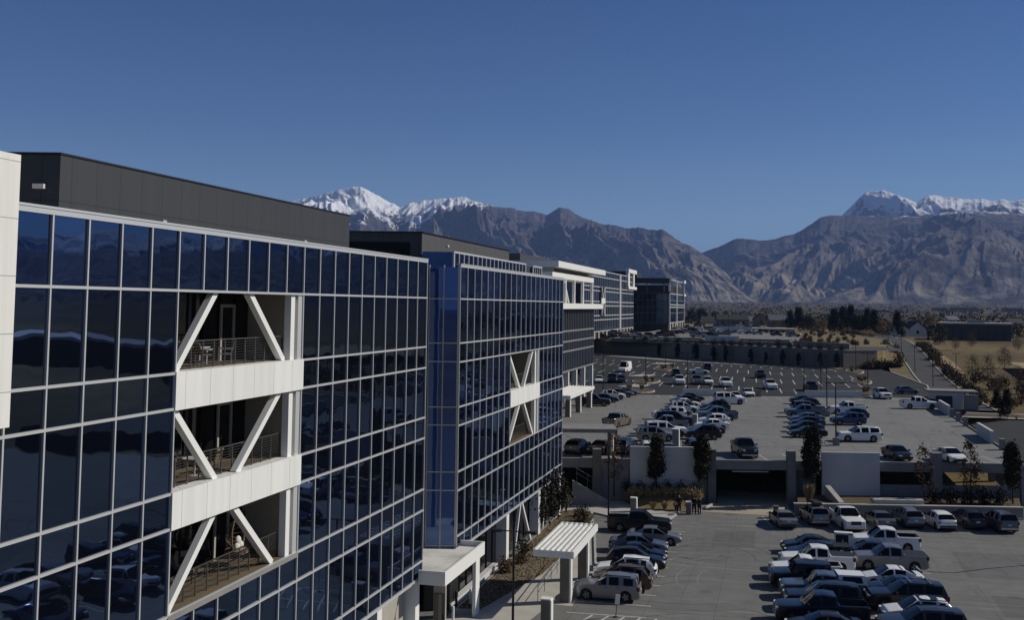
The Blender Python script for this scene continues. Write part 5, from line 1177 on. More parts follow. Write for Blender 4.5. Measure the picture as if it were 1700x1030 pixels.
# vehicles just below the frame, seen mirrored in the facade
for kind, col, x, y, hd, lab in (('crossover','white',2.2,66.9,187,'white crossover mirrored in the lowest panes, left column'), ('pickup','silver',7.9,66.0,187,'silver pickup mirrored in the lowest panes'), ('sedan','black',2.0,63.6,187,'black sedan mirrored in the lowest panes'), ('boxy_suv','white',7.6,62.8,187,'white SUV mirrored in the lowest panes'), ('sedan','steelblue',2.2,58.0,187,'blue sedan mirrored in the lowest panes'),
        ('crossover','silver',7.9,57.2,187,'silver crossover mirrored in the lowest panes'), ('pickup','white',-9.0,58.0,4,'white pickup mirrored in the lowest left panes'), ('sedan','silver',-9.4,52.4,4,'silver sedan mirrored in the lowest left panes'), ('large_suv','navy',-9.2,49.5,4,'navy SUV mirrored in the lowest left panes'), ('crossover','white',-9.1,43.9,4,'white crossover mirrored in the lowest left panes'), ('hatchback','grey',2.5,49.2,187,'grey hatchback mirrored in the lowest panes'),
        ('sedan','white',8.0,48.6,187,'white sedan mirrored in the lowest panes')):
    car(kind, col, x, y, 0, hd, lab, 'vehicles in the near part of the lot')

# --- cars on the deck
GD = 'vehicles on the parking deck'
H = 193
for kind, col, px_, py_, hd, lab in (
  ('crossover','silver',1091,734,13,'silver crossover at the near end of the left double row on the deck'), ('large_suv','white',1107,726,13,'white SUV right behind the silver crossover on the deck'), ('sedan','steelblue',1088,722,H,'blue sedan third from the near end in the left double row on the deck'),
  ('pickup','silver',1108,715,H,'silver pickup with its bed to the right in the left double row on the deck'), ('large_suv','black',1122,708,13,'black SUV beside the pickups in the left double row on the deck'), ('boxy_suv','white',1112,698,H,'white boxy SUV in the middle of the left double row on the deck'),
  ('sedan','grey',1124,692,13,'grey sedan behind the white boxy SUV on the deck'), ('crossover','white',1136,687,13,'white fronted crossover in the left column of the deck rows'), ('hatchback','navy',1131,683,H,'navy hatchback in the far half of the left column on the deck'), ('sedan','white',1140,677,13,'white sedan near the far end of the left column on the deck'),
  ('sedan','black',1138,672,H,'black sedan second from the far end of the left column on the deck'), ('sedan','charcoal',1148,667,13,'charcoal sedan at the far end of the left column on the deck'),
  ('crossover','black',1168,731,H,'black crossover at the near end of the right column of the left double row'), ('sedan','navy',1172,724,H,'navy sedan second in the right column of the left double row'), ('sedan','white',1182,715,H,'white sedan third in the right column of the left double row'), ('hatchback','white',1186,707,H,'white hatchback fourth in the right column of the left double row'),
  ('pickup','steelblue',1192,699,H,'blue pickup sticking out to the right of the left double row on the deck'), ('crossover','charcoal',1189,684,H,'charcoal crossover in the far part of the right column on the deck'), ('sedan','black',1184,690,H,'black sedan behind the blue pickup on the deck'), ('large_suv','white',1213,672,13,'white SUV near the far end of the right column on the deck'), ('sedan','white',1222,665,284,'white sedan at the far end of the right column on the deck'),
  ('sedan','black',1343,728,H,'black sedan at the near end of the right double row on the deck'), ('sedan','charcoal',1340,719,H,'charcoal sedan second from the near end of the right double row on the deck'), ('sedan','navy',1342,711,H,'navy sedan third from the near end of the right double row on the deck'), ('sedan','steelblue',1341,703,H,'blue grey sedan in the middle of the right double row on the deck'),
  ('pickup','steelblue',1338,694,H,'blue grey pickup in the left column of the right double row'), ('large_suv','grey',1345,687,13,'grey SUV behind the blue grey pickup on the deck'), ('crossover','black',1339,680,H,'black crossover near the far end of the right double row'), ('sedan','charcoal',1337,672,13,'dark sedan at the far end of the right double row on the deck'),
  ('large_suv','white',1430,735,H,'large white SUV beside a lamp pedestal on the deck'), ('boxy_suv','blue',1411,707,H,'blue SUV behind the large white SUV on the deck'), ('hatchback','navy',1419,697,H,'navy hatchback between the blue SUV and the white pickup'), ('pickup','white',1410,688,H,'white pickup with dark bed in the right double row on the deck'),
  ('pickup','white',1529,680,13,'white pickup with its nose to the right parapet of the deck')):
    carp(kind, col, px_, py_, DZ, hd, 's', lab, GD)
for kind, col, px_, py_, hd, lab in (
  ('pickup','tan',1028,712,75,'tan pickup driving away in the lane of the deck'), ('hatchback','grey',962,757,78,'grey hatchback parked at the left front edge of the deck'), ('sedan','brown',1001,757,258,'brown sedan with a glinting headlamp under the flat canopy'), ('crossover','navy',1041,757,80,'navy crossover right of the flat canopy post'),
  ('crossover','white',1080,762,104,'white crossover whose roof shows above the left wall'), ('sedan','steelblue',1112,763,104,'blue sedan whose roof shows above the left white wall'), ('large_suv','charcoal',1160,763,104,'charcoal SUV behind the second columnar tree on the deck'),
  ('pickup','black',1245,763,284,'black pickup facing the camera at the front edge of the deck'), ('sedan','black',1502,768,288,'black sedan facing the camera at the front edge of the deck'), ('sedan','white',1592,772,288,'white sedan with dark roof facing the camera at the front edge of the deck'), ('sedan','white',1246,660,284,'white sedan alone at the far edge of the deck'), ('large_suv','white',1473,664,284,'white SUV parked across the far right corner of the deck')):
    o = carp(kind, col, px_, py_, DZ, hd, 'e', lab, GD)
for kind, col, px_, py_, hd, lab in (('pickup','black',985,675,8,'black pickup by the small ribbed canopy at the left of the deck'), ('sedan','black',1005,669,12,'black sedan next to the black pickup at the left of the deck'), ('crossover','white',1018,664,12,'white crossover third from the small ribbed canopy'), ('sedan','grey',1030,660,12,'grey sedan fourth from the small ribbed canopy'), ('sedan','silver',1040,657,12,'silver sedan farthest from the small ribbed canopy')):
    carp(kind, col, px_, py_, DZ, hd, 's', lab, GD)

# --- cars on the asphalt lot (too far to show parts)
GA = 'vehicles on the asphalt lot'
for kind, col, px_, py_, hd, lab in (('van','white',1040,619,262,'tall white van at the left of the asphalt lot'), ('crossover','silver',965,636,280,'silver crossover leftmost in the row behind the third building'), ('sedan','white',996,637,280,'white car second from left in the row behind the third building'), ('large_suv','black',1018,637,280,'black SUV left of the lowest pale island of the asphalt lot'), ('crossover','charcoal',1033,637,280,'charcoal car touching the pale island of the asphalt lot'),
  ('boxy_suv','black',1124,626,100,'black SUV alone in the second row of the asphalt lot'), ('pickup','white',1131,640,282,'white pickup left of the pale lamp base in the asphalt lot'), ('sedan','white',1163,622,15,'white car parked sideways in the asphalt lot'), ('pickup','grey',1160,640,282,'grey pickup in the third row of the asphalt lot'), ('crossover','white',1178,640,282,'white crossover in the third row of the asphalt lot'), ('large_suv','black',1176,616,100,'black SUV in the farthest row of the asphalt lot'),
  ('pickup','white',1209,644,282,'white pickup below the row of white stall lines'), ('boxy_suv','black',1266,629,282,'black SUV with a long shadow in the empty part of the asphalt lot'), ('pickup','white',1284,648,282,'white truck in the empty part of the asphalt lot'), ('pickup','charcoal',1352,651,100,'dark pickup behind the pale parapet of the deck'), ('hatchback','steelblue',1512,656,20,'blue car half hidden by the right parapet')):
    carp(kind, col, px_, py_, 4.318, hd, 'e', lab, GA, True)
GU = 'cars of the upper car park'
rows = [(1008,557,1050,556,4,15),(1100,547,1140,547,4,13),(1268,552,1306,553,3,13),(1160,561,1182,560,2,13),(1075,566,1118,563,4,13),(1150,549,1182,549,4,13),(1108,556,1150,553,5,13),(1185,552,1258,556,7,18),(1062,563,1100,559,3,20),(1290,558,1318,560,2,18),(1190,543,1256,545,6,16),(1142,545,1180,546,4,280),(1000,563,1040,560,3,15),(1205,536,1235,536,3,14)]
cols = ['white','black','silver','grey','white','navy','steelblue','charcoal','black','white','tan','silver','red']
rn_ = ['left inner','far middle','inner right','short middle','near left','upper middle','left middle','central','far left','rightmost','second','back left','building-side','rearmost']
for ri, (xa, ya, xb, yb, n_, hd) in enumerate(rows):
    for k in range(n_):
        f = k/max(1,n_-1); col = R.choice(cols); kd = R.choice(['sedan','crossover','large_suv','pickup','hatchback','boxy_suv'])
        pos = ['leftmost','second from left','third from left','fourth from left','fifth from left','sixth from left','seventh from left'][k]
        carp(kd, col, xa+(xb-xa)*f, ya+(yb-ya)*f, 9.92 if 345 < G(xa,ya,9.92).y < 520 else 9.0, hd, 's', '%s %s, %s in the %s row of the upper car park' % (col.replace('steelblue','bluish'), {'boxy_suv':'SUV','large_suv':'SUV'}.get(kd,kd), pos, rn_[ri]), GU, True)
# ------------------------------------------------------------------ trees and plants
def leafmat(n, a, b):
    if n in MATS: return MATS[n]
    m = mat(n, a, 0.8, spec=.2); oi = nd(m, 'ShaderNodeNewGeometry')
    lk(m, ramp(m, oi.outputs['Random Per Island'], [(0, a), (1, b)]), _pr(m).inputs['Base Color']); return m
L_DARK = leafmat('dark_leaf', (.012,.013,.008), (.05,.045,.022)); L_BRONZE = leafmat('bronze_leaf', (.03,.018,.008), (.13,.07,.025)); L_EVER = leafmat('evergreen_leaf', (.008,.011,.007), (.03,.036,.02))
L_BROWN = leafmat('brown_leaf', (.05,.033,.015), (.14,.095,.042)); L_OCHRE = leafmat('ochre_leaf', (.13,.085,.022), (.30,.20,.06)); L_OLIVE = leafmat('olive_leaf', (.03,.032,.014), (.085,.08,.035)); L_GRASS = leafmat('dry_grass_blade', (.20,.15,.07), (.42,.33,.18))
BARK = varied('bark', (.035,.026,.018), (.075,.058,.042), 6, .9)
def leafquad(mb, c, s, rnd, mi=0):
    n = Vector((rnd.gauss(0,1), rnd.gauss(0,1), rnd.gauss(0,1))).normalized(); u = n.orthogonal().normalized()*s; v = n.cross(u.normalized())*s*rnd.uniform(.5,.8)
    c = Vector(c); mb.add([c-u, c-v*.9, c+u, c+v], [(0,1,2,3)], mi)
def crown(mb, rnd, h0, h1, rad_fn, n, leaf, clumps=36, spread=.30, mi=0):
    cs = []
    for _ in range(clumps):
        t = rnd.random()**.9; a = rnd.uniform(0, 6.283); rr = rad_fn(t)*rnd.uniform(.25,1.0)**.6
        cs.append((rr*math.cos(a), rr*math.sin(a), h0+(h1-h0)*t))
    for _ in range(n):
        c = rnd.choice(cs); leafquad(mb, (c[0]+rnd.gauss(0,spread), c[1]+rnd.gauss(0,spread), c[2]+rnd.gauss(0,spread*1.4)), leaf*rnd.uniform(.7,1.3), rnd, mi)
def tree_mesh(key, h, trunk_h, rw, n, leaf, lm, seed, clumps=40, spread=.3, fn=None, limbs=7):
    if key in PROTO: return PROTO[key]
    rnd = random.Random(seed); fn = fn or (lambda t: rw*(math.sin(math.pi*min(1,.12+t*.86))**.7))
    c = MB(); crown(c, rnd, trunk_h, h, fn, n, leaf, clumps, spread)
    t = MB(); t.tube((0,0,-.2),(0,0,trunk_h),.012*h+.03,.009*h+.02,7); t.tube((0,0,trunk_h),(rnd.gauss(0,.05),0,h*.9),.009*h+.02,.01,6)
    for k in range(limbs):
        a = k*2.4; z0 = trunk_h+(h-trunk_h)*(.02+.55*k/limbs); t.tube((0,0,z0),(rw*.75*math.cos(a),rw*.75*math.sin(a),z0+(h-trunk_h)*.28),.006*h,.006,5)
    PROTO[key] = (c.mesh('crown', lm), t.mesh('trunk', BARK)); return PROTO[key]
def tree(name, key, x, y, z, label, group, sc=1.0, rz=None):
    cm, tm = PROTO[key]; t = bpy.data.objects.new(name, None); COL.objects.link(t); t.location = (x,y,z); t.scale = (sc,sc,sc*R.uniform(.94,1.06)); t.rotation_euler = (0,0,R.uniform(0,6.28) if rz is None else rz)
    tag(t, label, 'tree' if 'tree' in name else 'shrub', group)
    for nm, me in (('crown', cm), ('trunk', tm)):
        o = bpy.data.objects.new(nm, me); COL.objects.link(o); o.parent = t
    return t
for k in range(3): tree_mesh('col%d' % k, 6.6, 2.0, 1.0, 4200, .14, L_DARK, 40+k, 90, .17, lambda t: (.84+.12*math.sin(9*t+k))*(math.sin(math.pi*min(1,.16+t*.80))**.7))
tree_mesh('sparse', 5.6, 1.5, 1.0, 420, .11, L_BRONZE, 61, 50, .16); tree_mesh('sparse2', 5.6, 1.4, .85, 900, .11, L_BRONZE, 62, 50, .16)
GC = 'columnar trees in front of the parking deck'
for key, x, y, z, h, lab in (('col0',*dk(-23.5,-1.25),1.0,6.3,'dense columnar tree in front of the middle of the left white wall'), ('col1',*dk(-18.7,-1.2),1.0,6.1,'dense columnar tree at the right end of the left white wall'), ('col2',*dk(-7.3,-1.3),.95,6.8,'dense columnar tree left of the right white wall'), ('sparse',*dk(-27.9,-1.3),.9,6.0,'sparse bronze tree left of the left white wall'),
        ('sparse',13.6,115.2,.95,5.6,'thin bronze tree before the dark opening right of the right white wall'), ('sparse2',18.2,116.6,.95,5.9,'bronze columnar tree below the white sedan on the deck edge'), ('col1',22.3,117.6,.95,6.0,'dark columnar tree nearest the right edge of the photo')):
    tree('columnar_tree', key, x, y, z, lab, GC, h/6.6 if 'col' in key else h/5.6)
tree_mesh('bush', 2.6, .5, 1.1, 900, .14, L_DARK, 71, 30, .28)
tree_mesh('smalltree', 4.6, 1.0, 1.35, 1700, .15, L_DARK, 72, 44, .3)
for k, (px_, py_, h, key) in enumerate(((893,884,4.6,'smalltree'),(908,872,4.8,'smalltree'),(922,860,4.4,'smalltree'),(932,852,3.2,'bush'))):
    g = G(px_, py_); tree('garden_tree', key, g.x-.3, g.y, 0, ['dark leafy tree nearest the camera of the clump by the second building','tallest tree in the clump by the second building','dark tree behind the tallest one in the clump by the second building','low dark tree at the far end of the clump by the second building'][k], 'dark trees along the second building', h/(4.6 if key == 'smalltree' else 2.6))
tree_mesh('shrub', .8, .1, .55, 420, .09, L_BROWN, 73, 22, .17, limbs=3); tree_mesh('shrubd', .8, .1, .6, 420, .09, L_DARK, 74, 22, .18, limbs=3)
pts = [(-18.2,88),(-18.0,90.5),(-17.9,93),(-18.2,95.4),(-18.3,97.8),(-18.6,100),(-19.4,102.4),(-18.4,86),(-20.4,82.5),(-20.8,85.3),(-20.7,79.5)]
for k, (x, y) in enumerate(pts): tree('garden_shrub', ['shrub','shrubd'][k % 2], x, y, 0, 'low brown shrub in the gravel bed along the second building' if k % 2 == 0 else 'low dark shrub in the gravel bed along the second building', 'brown shrubs in the gravel bed' if k % 2 == 0 else 'dark shrubs in the gravel bed', R.uniform(.8,1.25))
def grass_clump(key, h, r, n, seed):
    rnd = random.Random(seed); m = MB()
    for _ in range(n):
        a = rnd.uniform(0,6.28); r0 = rnd.uniform(0,.35)*r; r1 = r*rnd.uniform(.3,1); hh = h*rnd.uniform(.6,1); w = .025
        x0, y0 = r0*math.cos(a), r0*math.sin(a); x1, y1 = r1*math.cos(a), r1*math.sin(a); px_, py_ = -math.sin(a)*w, math.cos(a)*w
        m.add([(x0-px_,y0-py_,0),(x0+px_,y0+py_,0),(x1*.6+px_,y1*.6+py_,hh*.7),(x1,y1,hh),(x1*.6-px_,y1*.6-py_,hh*.7)], [(0,1,2,3,4)])
    PROTO[key] = m.mesh('ornamental_grass', L_GRASS)
grass_clump('og', 1.0, .55, 190, 5); grass_clump('ogt', 2.0, .7, 320, 6)
def grass(x, y, z, label, group=None, sc=1.0, key='og'):
    o = bpy.data.objects.new('ornamental_grass', PROTO[key]); COL.objects.link(o); o.location = (x,y,z); o.scale = (sc,)*3; o.rotation_euler = (0,0,R.uniform(0,6)); tag(o, label, 'grass', group)
tree_mesh('tanshrub', .75, .08, .5, 420, .08, L_GRASS, 75, 22, .16, limbs=3)
for k in range(9): tree('garden_shrub', 'tanshrub', *bed((k+.5)/9,.68), 'straw coloured shrub in the back row before the left white wall', 'back row of straw shrubs', R.uniform(.8,1.15))
for k in range(4): grass(*bed(.3+.2*k,.06), 'straw coloured grass clump in the front row of the planting bed by the people', 'front row of grass clumps', .8)
for k in range(6): tree('garden_shrub', 'shrubd', *bed(.03+.17*k,.87), 'dark shrub at the foot of the left white wall', 'dark shrubs at the foot of the left white wall', 1.0)
grass(2.3, 111.6, .95, 'tall straw coloured grass clump left of the right white wall', None, 1.0, 'ogt')
for k in range(5): tree('garden_shrub', 'shrubd', 14.5+1.6*k, 115.0+.4*k, .9, 'dark shrub in the bed behind the low wall at the right', 'dark shrubs behind the low wall', 1.4)

# shrubs on the retaining wall, the islands and the banks
tree_mesh('upright', 4.4, .3, .75, 700, .2, L_EVER, 81, 30, .22)
WP = [(WB[0], WB[1]), (WB[1], WB[2])]
for k, f in enumerate((.55,.7,.84,.97)): a, b = WP[0]; tree('upright_shrub', 'upright', a[0]+(b[0]-a[0])*f+.9, a[1]+(b[1]-a[1])*f-1.3, 4.7, 'dark upright shrub against the left half of the retaining wall', 'upright shrubs against the left half of the retaining wall', R.uniform(.8,1.15))
for k, f in enumerate((.02,.12,.33,.45,.58,.70,.86,.98)): a, b = WP[1]; tree('upright_shrub', 'upright', a[0]+(b[0]-a[0])*f-.9, a[1]+(b[1]-a[1])*f-1.3, 4.7, 'dark upright shrub against the right half of the retaining wall', 'upright shrubs against the right half of the retaining wall', R.uniform(.7,1.05))
for k in range(26):
    f = k/25; a, b = WP[1] if k > 11 else WP[0]; f = ((k-12)/13 if k > 11 else k/11); tree('bank_shrub', 'shrubd' if k % 3 else 'shrub', a[0]+(b[0]-a[0])*f-.3, a[1]+(b[1]-a[1])*f+1.5, 9.0, 'small shrub along the top of the retaining wall', 'small shrubs along the top of the retaining wall', R.uniform(1.3,2.0))
isl = [[(1104,590,1.0),],[]]
def island(px_, py_, rx, ry, label):
    g = G(px_, py_, 4.32); m = MB(); n = 16
    m.prism([(g.x+rx*math.cos(2*math.pi*k/n), g.y+ry*math.sin(2*math.pi*k/n)) for k in range(n)], 4.312, 4.47); t = thing('planting_island', label, 'traffic island', (g.x,g.y,4.31))
    m.build('kerb', M_WALK, t); m = MB(); m.prism([(g.x+(rx-.3)*math.cos(2*math.pi*k/n), g.y+(ry-.4)*math.sin(2*math.pi*k/n)) for k in range(n)], 4.471, 4.53); m.build('planting', M_MULCH, t)
    return g
for px_, py_, rx, ry, lab in ((1106,613,3.2,9,'round brown island in the left of the asphalt lot'), (1073,634,3.0,7,'middle pale edged island in the left of the asphalt lot'), (1058,650,3.4,5,'nearest island in the left of the asphalt lot with a pale concrete patch'), (1419,617,2.2,11,'farthest brown island at the right of the asphalt lot'), (1430,634,2.2,9,'middle brown island at the right of the asphalt lot'), (1441,653,2.4,6,'nearest brown island at the right of the asphalt lot, touching the deck')):
    g = island(px_, py_, rx, ry, lab)
    for k in range(3): grass(g.x+R.uniform(-.6,.6)*rx, g.y+R.uniform(-.6,.6)*ry, 4.5, 'dry grass clump on a planting island of the asphalt lot', 'grass clumps on the planting islands', 1.1)
for k, (px_, py_) in enumerate(((1100,604),(1068,624),(1056,641))):
    g = G(px_, py_, 4.32); m = MB(); m.prism([(g.x-3.5,g.y-3),(g.x+1.5,g.y-3.4),(g.x+2.6,g.y+3.2),(g.x-1.2,g.y+3.4)], 4.316, 4.35); solo(m, 'concrete_pad', M_WALK, ['pale concrete pad beside the round island','pale concrete pad beside the middle island','pale concrete pad with a mark beside the nearest island'][k], 'concrete pad')
rb = random.Random(99)
for k in range(64):
    y = 206+rb.random()*180; s = rb.choice((-1,1)); cx_ = np.interp(y, [c_[1] for c_ in cl], [c_[0] for c_ in cl]); x = cx_+(rb.uniform(4.2,6.5) if s > 0 else -rb.uniform(3.9,7.5))
    if s < 0 and y < 300 and x < 30: continue
    key = rb.choice(['shrub','shrubd','shrub']); tree('bank_shrub', key, float(x), y, roadz(y)-.2, 'brown shrub on the right side of the service road' if s > 0 else 'brown shrub on the bank left of the service road', 'shrubs right of the service road' if s > 0 else 'shrubs left of the service road', rb.uniform(1.4,2.6))
for k in range(12): tree('bank_shrub', 'shrubd' if k % 2 else 'shrub', 21+.75*k, 301+.3*k+rb.uniform(-1,1), 4.3, 'rounded shrub at the right foot of the retaining wall', 'rounded shrubs at the right foot of the retaining wall', rb.uniform(1.6,2.4))
# dry trees in the field on the right
tree_mesh('dry', 7, 1.2, 2.3, 1500, .14, L_BROWN, 91, 60, .55); tree_mesh('ochre', 10, 1.6, 4.2, 1700, .34, L_OCHRE, 92, 60, .8); tree_mesh('olive', 10, 1.5, 4.4, 1600, .36, L_OLIVE, 93, 60, .8)
tree_mesh('conifer', 14, 1.0, 4.2, 2600, .42, L_EVER, 94, 90, .7, lambda t: 4.4*(1-t)**.75+.25); tree_mesh('roundever', 12, 1.5, 4.5, 2000, .42, L_EVER, 95, 70, .9)
for px_, py_, key, sc, lab in ((1640,625,'dry',.75,'dry brown tree in the field nearest the side lot, middle of the group'), (1668,612,'dry',.9,'largest dry brown tree in the field at the right'), (1615,628,'dry',.8,'small dry tree beside the pillar at the deck corner'), (1690,640,'dry',.7,'dry tree at the right edge above the side lot'), (1657,655,'dry',.55,'low dry tree just above the side lot'), (1586,588,'dry',.7,'bare dry tree in the straw field'), (1613,585,'dry',.8,'thin bare tree in the middle of the straw field'), (1690,590,'dry',.8,'brown tree at the right edge by the straw field'), (1672,575,'olive',.7,'olive tree before the dark office block'), (1600,570,'dry',.9,'brown tree before the left end of the dark office block'), (1560,580,'olive',.8,'round dark tree left of the dark office block')):
    g = G(px_, py_, 3.2); tree('field_tree', key, g.x, g.y, float(gz(g.x, g.y)), lab, 'trees in the dry field', sc)
for px_, py_, lab in ((1672,696,'small dark conifer at the end of the side sidewalk'),(1655,680,'smaller dark conifer left of the one at the side sidewalk')):
    g = G(px_, py_, 2.4); tree('conifer_tree', 'conifer', g.x, g.y, 2.3, lab, None, .33 if '72' in str(px_) else .25)
for k in range(14): g = G(1612+k*7+R.uniform(-3,3), 668+(k % 3)*4, 2.4); grass(g.x, g.y, 2.4, 'straw grass clump beside the side sidewalk', 'grass clumps beside the side sidewalk', 1.4)
for k in range(40):
    x, y = rb.uniform(42,95), rb.uniform(205,300); tree('bank_shrub', 'shrub', x, y, float(gz(x,y)), 'brown brush plant in the dry field', 'brush plants in the dry field', rb.uniform(1.5,3.2))
for k in range(54):
    x = rb.uniform(3, 33); y = rb.uniform(345, 540)
    if abs(x-np.interp(y, [c_[1] for c_ in cl], [c_[0] for c_ in cl])) < 5: continue
    tree('bank_shrub', 'shrub' if k % 2 else 'shrubd', x, y, 8.9, 'brush plant on the dry ground of the terrace', 'brush plants on the terrace', rb.uniform(.9,1.8))
for k in range(30): tree('bank_shrub', 'tanshrub', 36.5-12*(k/29)+rb.uniform(-.6,.6), 470+k*4.5, 8.8, 'straw coloured shrub in the line beyond the terrace', 'line of straw shrubs beyond the terrace', rb.uniform(1.6,2.4))
# tree belt behind the terrace
belt = [(1312,549,'conifer',1.0),(1326,550,'conifer',1.15),(1340,549,'roundever',.9),(1352,551,'olive',.9),(1366,550,'ochre',.8),(1385,552,'conifer',1.1),(1400,552,'conifer',1.25),(1413,553,'conifer',1.2),(1427,554,'roundever',1.05),(1440,555,'conifer',1.1),(1452,556,'conifer',1.0),(1464,557,'ochre',.8),(1474,558,'dry',1.2),(1490,560,'conifer',1.0),(1148,536,'roundever',1.2),(1165,534,'roundever',1.25),(1186,532,'roundever',1.0),(1205,528,'olive',1.0),(1272,530,'ochre',1.2),(1290,532,'dry',1.4),(1240,528,'dry',1.2),(1545,545,'ochre',1.3),(1560,543,'ochre',1.1),(1500,548,'olive',1.0),(1520,546,'dry',1.3),(1612,530,'ochre',1.2),(1630,527,'ochre',1.3),(1680,533,'ochre',1.1),(1694,540,'ochre',1.1),(1300,545,'dry',1.0),(1284,548,'dry',.9),(1225,535,'dry',1.1)]
kn = {'conifer':'dark pointed evergreen','roundever':'dark round evergreen','ochre':'ochre autumn tree','olive':'olive green tree','dry':'bare brown tree'}
cnt = {}
for px_, py_, key, sc in belt:
    zz_ = 9.0; g = G(px_, py_, zz_); cnt[key] = cnt.get(key, 0)+1
    where = 'in the dark tree belt' if 1305 < px_ < 1500 else ('among the far houses' if px_ < 1305 else 'near the dark office block')
    tree('belt_tree', key, g.x, g.y, float(gz(g.x, g.y)) if px_ > 1490 else 8.6, '%s %s, %s from left' % (kn[key], where, ['first','second','third','fourth','fifth','sixth','seventh','eighth','ninth','tenth','eleventh','twelfth'][cnt[key]-1]), 'trees around the terrace', sc*.72)
# far woodland of the valley: one mass
wood = MB(); rw_ = random.Random(3)
for k in range(6200):
    d = 560*(9.5**(rw_.random()**.8)); a = rad(rw_.uniform(-9, 50)); x, y = d*math.sin(a), d*math.cos(a)
    if a > rad(14) and d < 2600: continue
    if d < 760 and x < 36 and k % 3: continue
    z = float(gz(x,y)); h = rw_.uniform(3.0,7.5)*(1+.25*(d > 2000)); w = h*rw_.uniform(.6,1.2); mi = rw_.choices((0,1,2,3),(4,4,2.2,3))[0]
    for _ in range(16 if d < 1500 else 9):
        leafquad(wood, (x+rw_.gauss(0,w*.42), y+rw_.gauss(0,w*.42), z+h*rw_.uniform(.05,.85)), h*rw_.uniform(.16,.30), rw_, mi)
struct(wood, 'far_woodland', [L_EVER, L_BROWN, L_OCHRE, L_OLIVE], 'stuff')

# ------------------------------------------------------------------ houses and the valley's larger buildings
HW = [mat('house_wall_grey',(.16,.16,.155),.8), mat('house_wall_tan',(.22,.18,.13),.8), mat('house_wall_white',(.5,.49,.46),.8)]; HR = [mat('house_roof_dark',(.035,.033,.032),.9), mat('house_roof_grey',(.10,.11,.125),.9)]
def house(px_, py_, *a):
    g = G(px_, py_, 8.8); house_at(g.x, g.y, 8.4, *a)
def house_at(x, y, z, w, d_, h, roof, label, wm, rm, rz):
    t = thing('house', label, 'house', (x,y,z), rz, None)
    m = MB(); m.box(-w/2,w/2,-d_/2,d_/2,0,h); m.add([(-w/2,-d_/2,h),(-w/2,d_/2,h),(-w/2,0,h+roof)],[(2,1,0)]); m.add([(w/2,-d_/2,h),(w/2,d_/2,h),(w/2,0,h+roof)],[(0,1,2)]); m.build('wall', wm, t)
    m = MB(); o = .5
    for s in (-1,1): m.add([(-w/2-o,s*(d_/2+o),h-roof*o/(d_/2)+.02),(w/2+o,s*(d_/2+o),h-roof*o/(d_/2)+.02),(w/2+o,0,h+roof+.02),(-w/2-o,0,h+roof+.02),(-w/2-o,s*(d_/2+o),h-roof*o/(d_/2)+.2),(w/2+o,s*(d_/2+o),h-roof*o/(d_/2)+.2),(w/2+o,0,h+roof+.22),(-w/2-o,0,h+roof+.22)],[(0,1,2,3),(4,5,6,7),(0,1,5,4),(1,2,6,5),(3,0,4,7)])
    m.build('roof', rm, t)
    for k in range(3):
        x = -w/3+k*w/3; m = MB(); m.box(x-.6,x+.6,-d_/2-.06,-d_/2+.05,h*.35,h*.75); m.build('window', M_INGL, t)
    for s in (-1,1):
        m = MB(); m.box(s*(w/2-.05),s*(w/2+.06),-.6,.6,h*.4,h*.8); m.build('window', M_INGL, t)
house(1215,541,20,9,4.5,3,'long dark roofed house nearest the upper car park',HW[0],HR[0],rad(14)); house(1190,538,10,9,5,3.5,'gabled grey house left of the long dark roofed house',HW[0],HR[1],rad(95)); house(1235,535,9,10,6,3.5,'pale framed gabled house behind the upper car park',HW[2],HR[0],rad(100)); house(1262,541,11,9,5,3.5,'tan gabled house beside the pale framed one',HW[1],HR[0],rad(98))
house(1297,544,16,9,5,3,'blue grey roofed house next to the dark tree belt',HW[0],HR[1],rad(14)); house(1160,533,10,8,4.5,3,'tan house right of the farthest office building',HW[1],HR[0],rad(80)); house(1517,558,9,8,3.6,3.2,'white gabled house at the end of the service road',HW[2],HR[0],rad(105)); house(1490,558,8,8,3.5,2.5,'pale house partly behind the round dark tree by the service road',HW[2],HR[1],rad(95))
for px_, d_, w, wm, rm, lab in ((1176,760,10,2,0,'small white house, leftmost of the far houses among the valley trees'),(1203,900,11,1,1,'small tan house with a grey roof among the valley trees'),(1248,820,10,2,1,'small white house with a grey roof among the valley trees'),(1285,980,12,0,0,'small grey house with a dark roof among the valley trees'),(1555,900,13,1,0,'far tan house behind the ochre trees on the right'),(1578,1050,13,2,1,'far white house left of the dark office block'),(1682,860,12,2,0,'far white house at the right edge behind the ochre trees')):
    a = azel(px_, 520); g = Vector((d_*math.sin(rad(a[0])), d_*math.cos(rad(a[0])), 0)); d2 = ray(px_, 520); house_at(g.x, g.y, float(gz(g.x,g.y)), w, 8.5, 4.6, 3.2, lab, HW[wm], HR[rm], rad(10+40*R.random()))
g = G(1625,571,4.5); t = thing('dark_office_block', 'low dark office block with a pale roof edge beyond the dry field', 'office building', (g.x,g.y,3.5))
o_ = t['_o']; ca = rad(-8)
m = MB(); m.obox((o_[0],o_[1]+12,3.5),32,24,10.3,ca); m.build('wall', mat('dark_block_glass',(.012,.013,.016),.25), t); m = MB(); m.obox((o_[0],o_[1]+12,13.81),34,26,.75,ca); m.build('roof', M_WALK, t); m = MB(); m.obox((o_[0]+.5,o_[1]+10,14.57),8,6,1.3,ca); m.build('roof_plant', M_CWALL, t)
m = MB()
for k in range(9): m.obox((o_[0]-15+k*3.75, o_[1]-.2-(k-4)*.52, 3.5), .18, .2, 10.2, ca)
m.build('mullion_grid', M_BLACK, t)
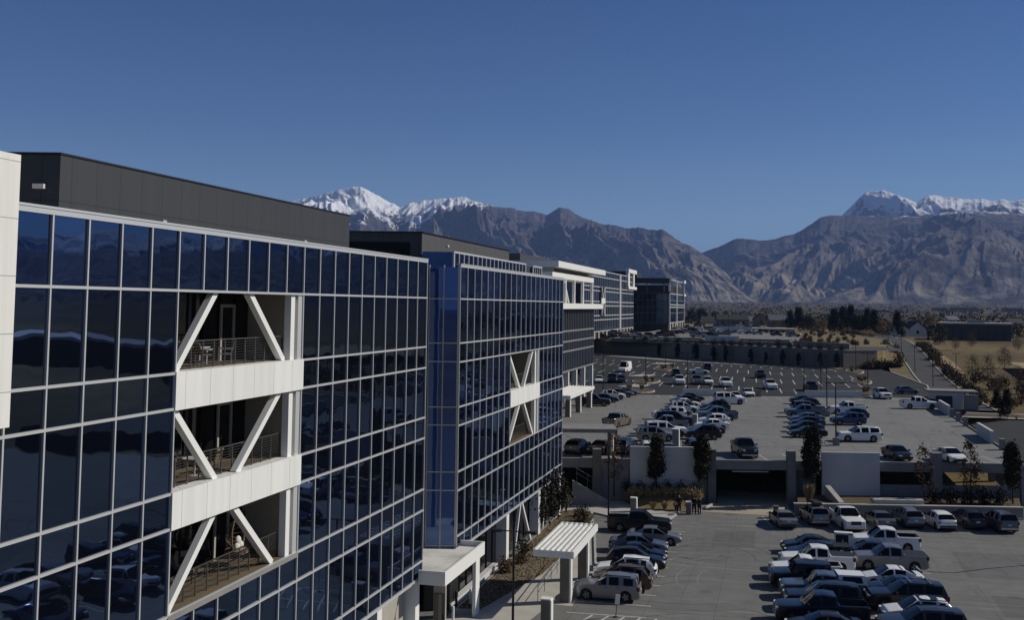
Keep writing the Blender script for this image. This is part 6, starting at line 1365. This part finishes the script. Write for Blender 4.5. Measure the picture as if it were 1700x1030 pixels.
g = G(1437,513,12); m = MB(); gg = azel(1437,512); d_ = 2300; x, y = d_*math.sin(rad(gg[0])), d_*math.cos(rad(gg[0])); z = float(gz(x,y))
t = thing('warehouse', 'long white roofed warehouse far out in the valley', 'warehouse', (x,y,z)); m.obox((x,y,z),96,40,4,rad(-4)); m.build('wall', HW[0], t); m = MB(); m.obox((x,y,z+4.01),98,42,2.6,rad(-4)); m.build('roof', M_WHITE, t)
for px_, lab, w in ((1600,'pale block left of two in the right of the far valley',60),(1680,'pale block at the right edge of the far valley',40),(1560,'low pale roof in the middle of the far valley',30)):
    a = azel(px_,510); d_ = 2600; x, y = d_*math.sin(rad(a[0])), d_*math.cos(rad(a[0])); z = float(gz(x,y)); m = MB(); m.obox((x,y,z),w,25,9,0); t = thing('far_building', lab, 'building', (x,y,z)); m.build('wall', HW[1], t); m = MB(); m.obox((x,y,z+9.01),w+1,26,.8,0); m.build('roof', M_WALK, t)

for x, y, w, d_, h, rz, lab in ((150,262,70,26,6.5,.25,'low dark building with a white roof edge, mirrored in the left panes'), (250,300,60,30,7,.3,'farther low building with a white roof edge, mirrored in the left panes')):
    z = float(gz(x,y)); t = thing('far_building', lab, 'building', (x,y,z-.2)); m = MB(); m.obox((x,y,z-.2),w,d_,h,rz); m.build('wall', MATS['dark_block_glass'], t); m = MB(); m.obox((x,y,z+h-.19),w+2,d_+2,.9,rz); m.build('roof', M_WHITE, t)
# ------------------------------------------------------------------ haze: the air of the valley
hz = MB(); hz.box(-60000,60000,-60000,60000,-60,1750)
hm = bpy.data.materials.new('haze'); hm.use_nodes = True; nt = hm.node_tree; nt.nodes.remove(nt.nodes['Principled BSDF'])
pv = nt.nodes.new('ShaderNodeVolumePrincipled'); pv.inputs['Color'].default_value = (.33,.51,1.0,1); pv.inputs['Density'].default_value = HAZE; pv.inputs['Anisotropy'].default_value = 0.0
nt.links.new(pv.outputs[0], nt.nodes['Material Output'].inputs['Volume'])
struct(hz, 'haze', hm, 'stuff')
for o in bpy.data.objects:
    if '_o' in o: del o['_o']
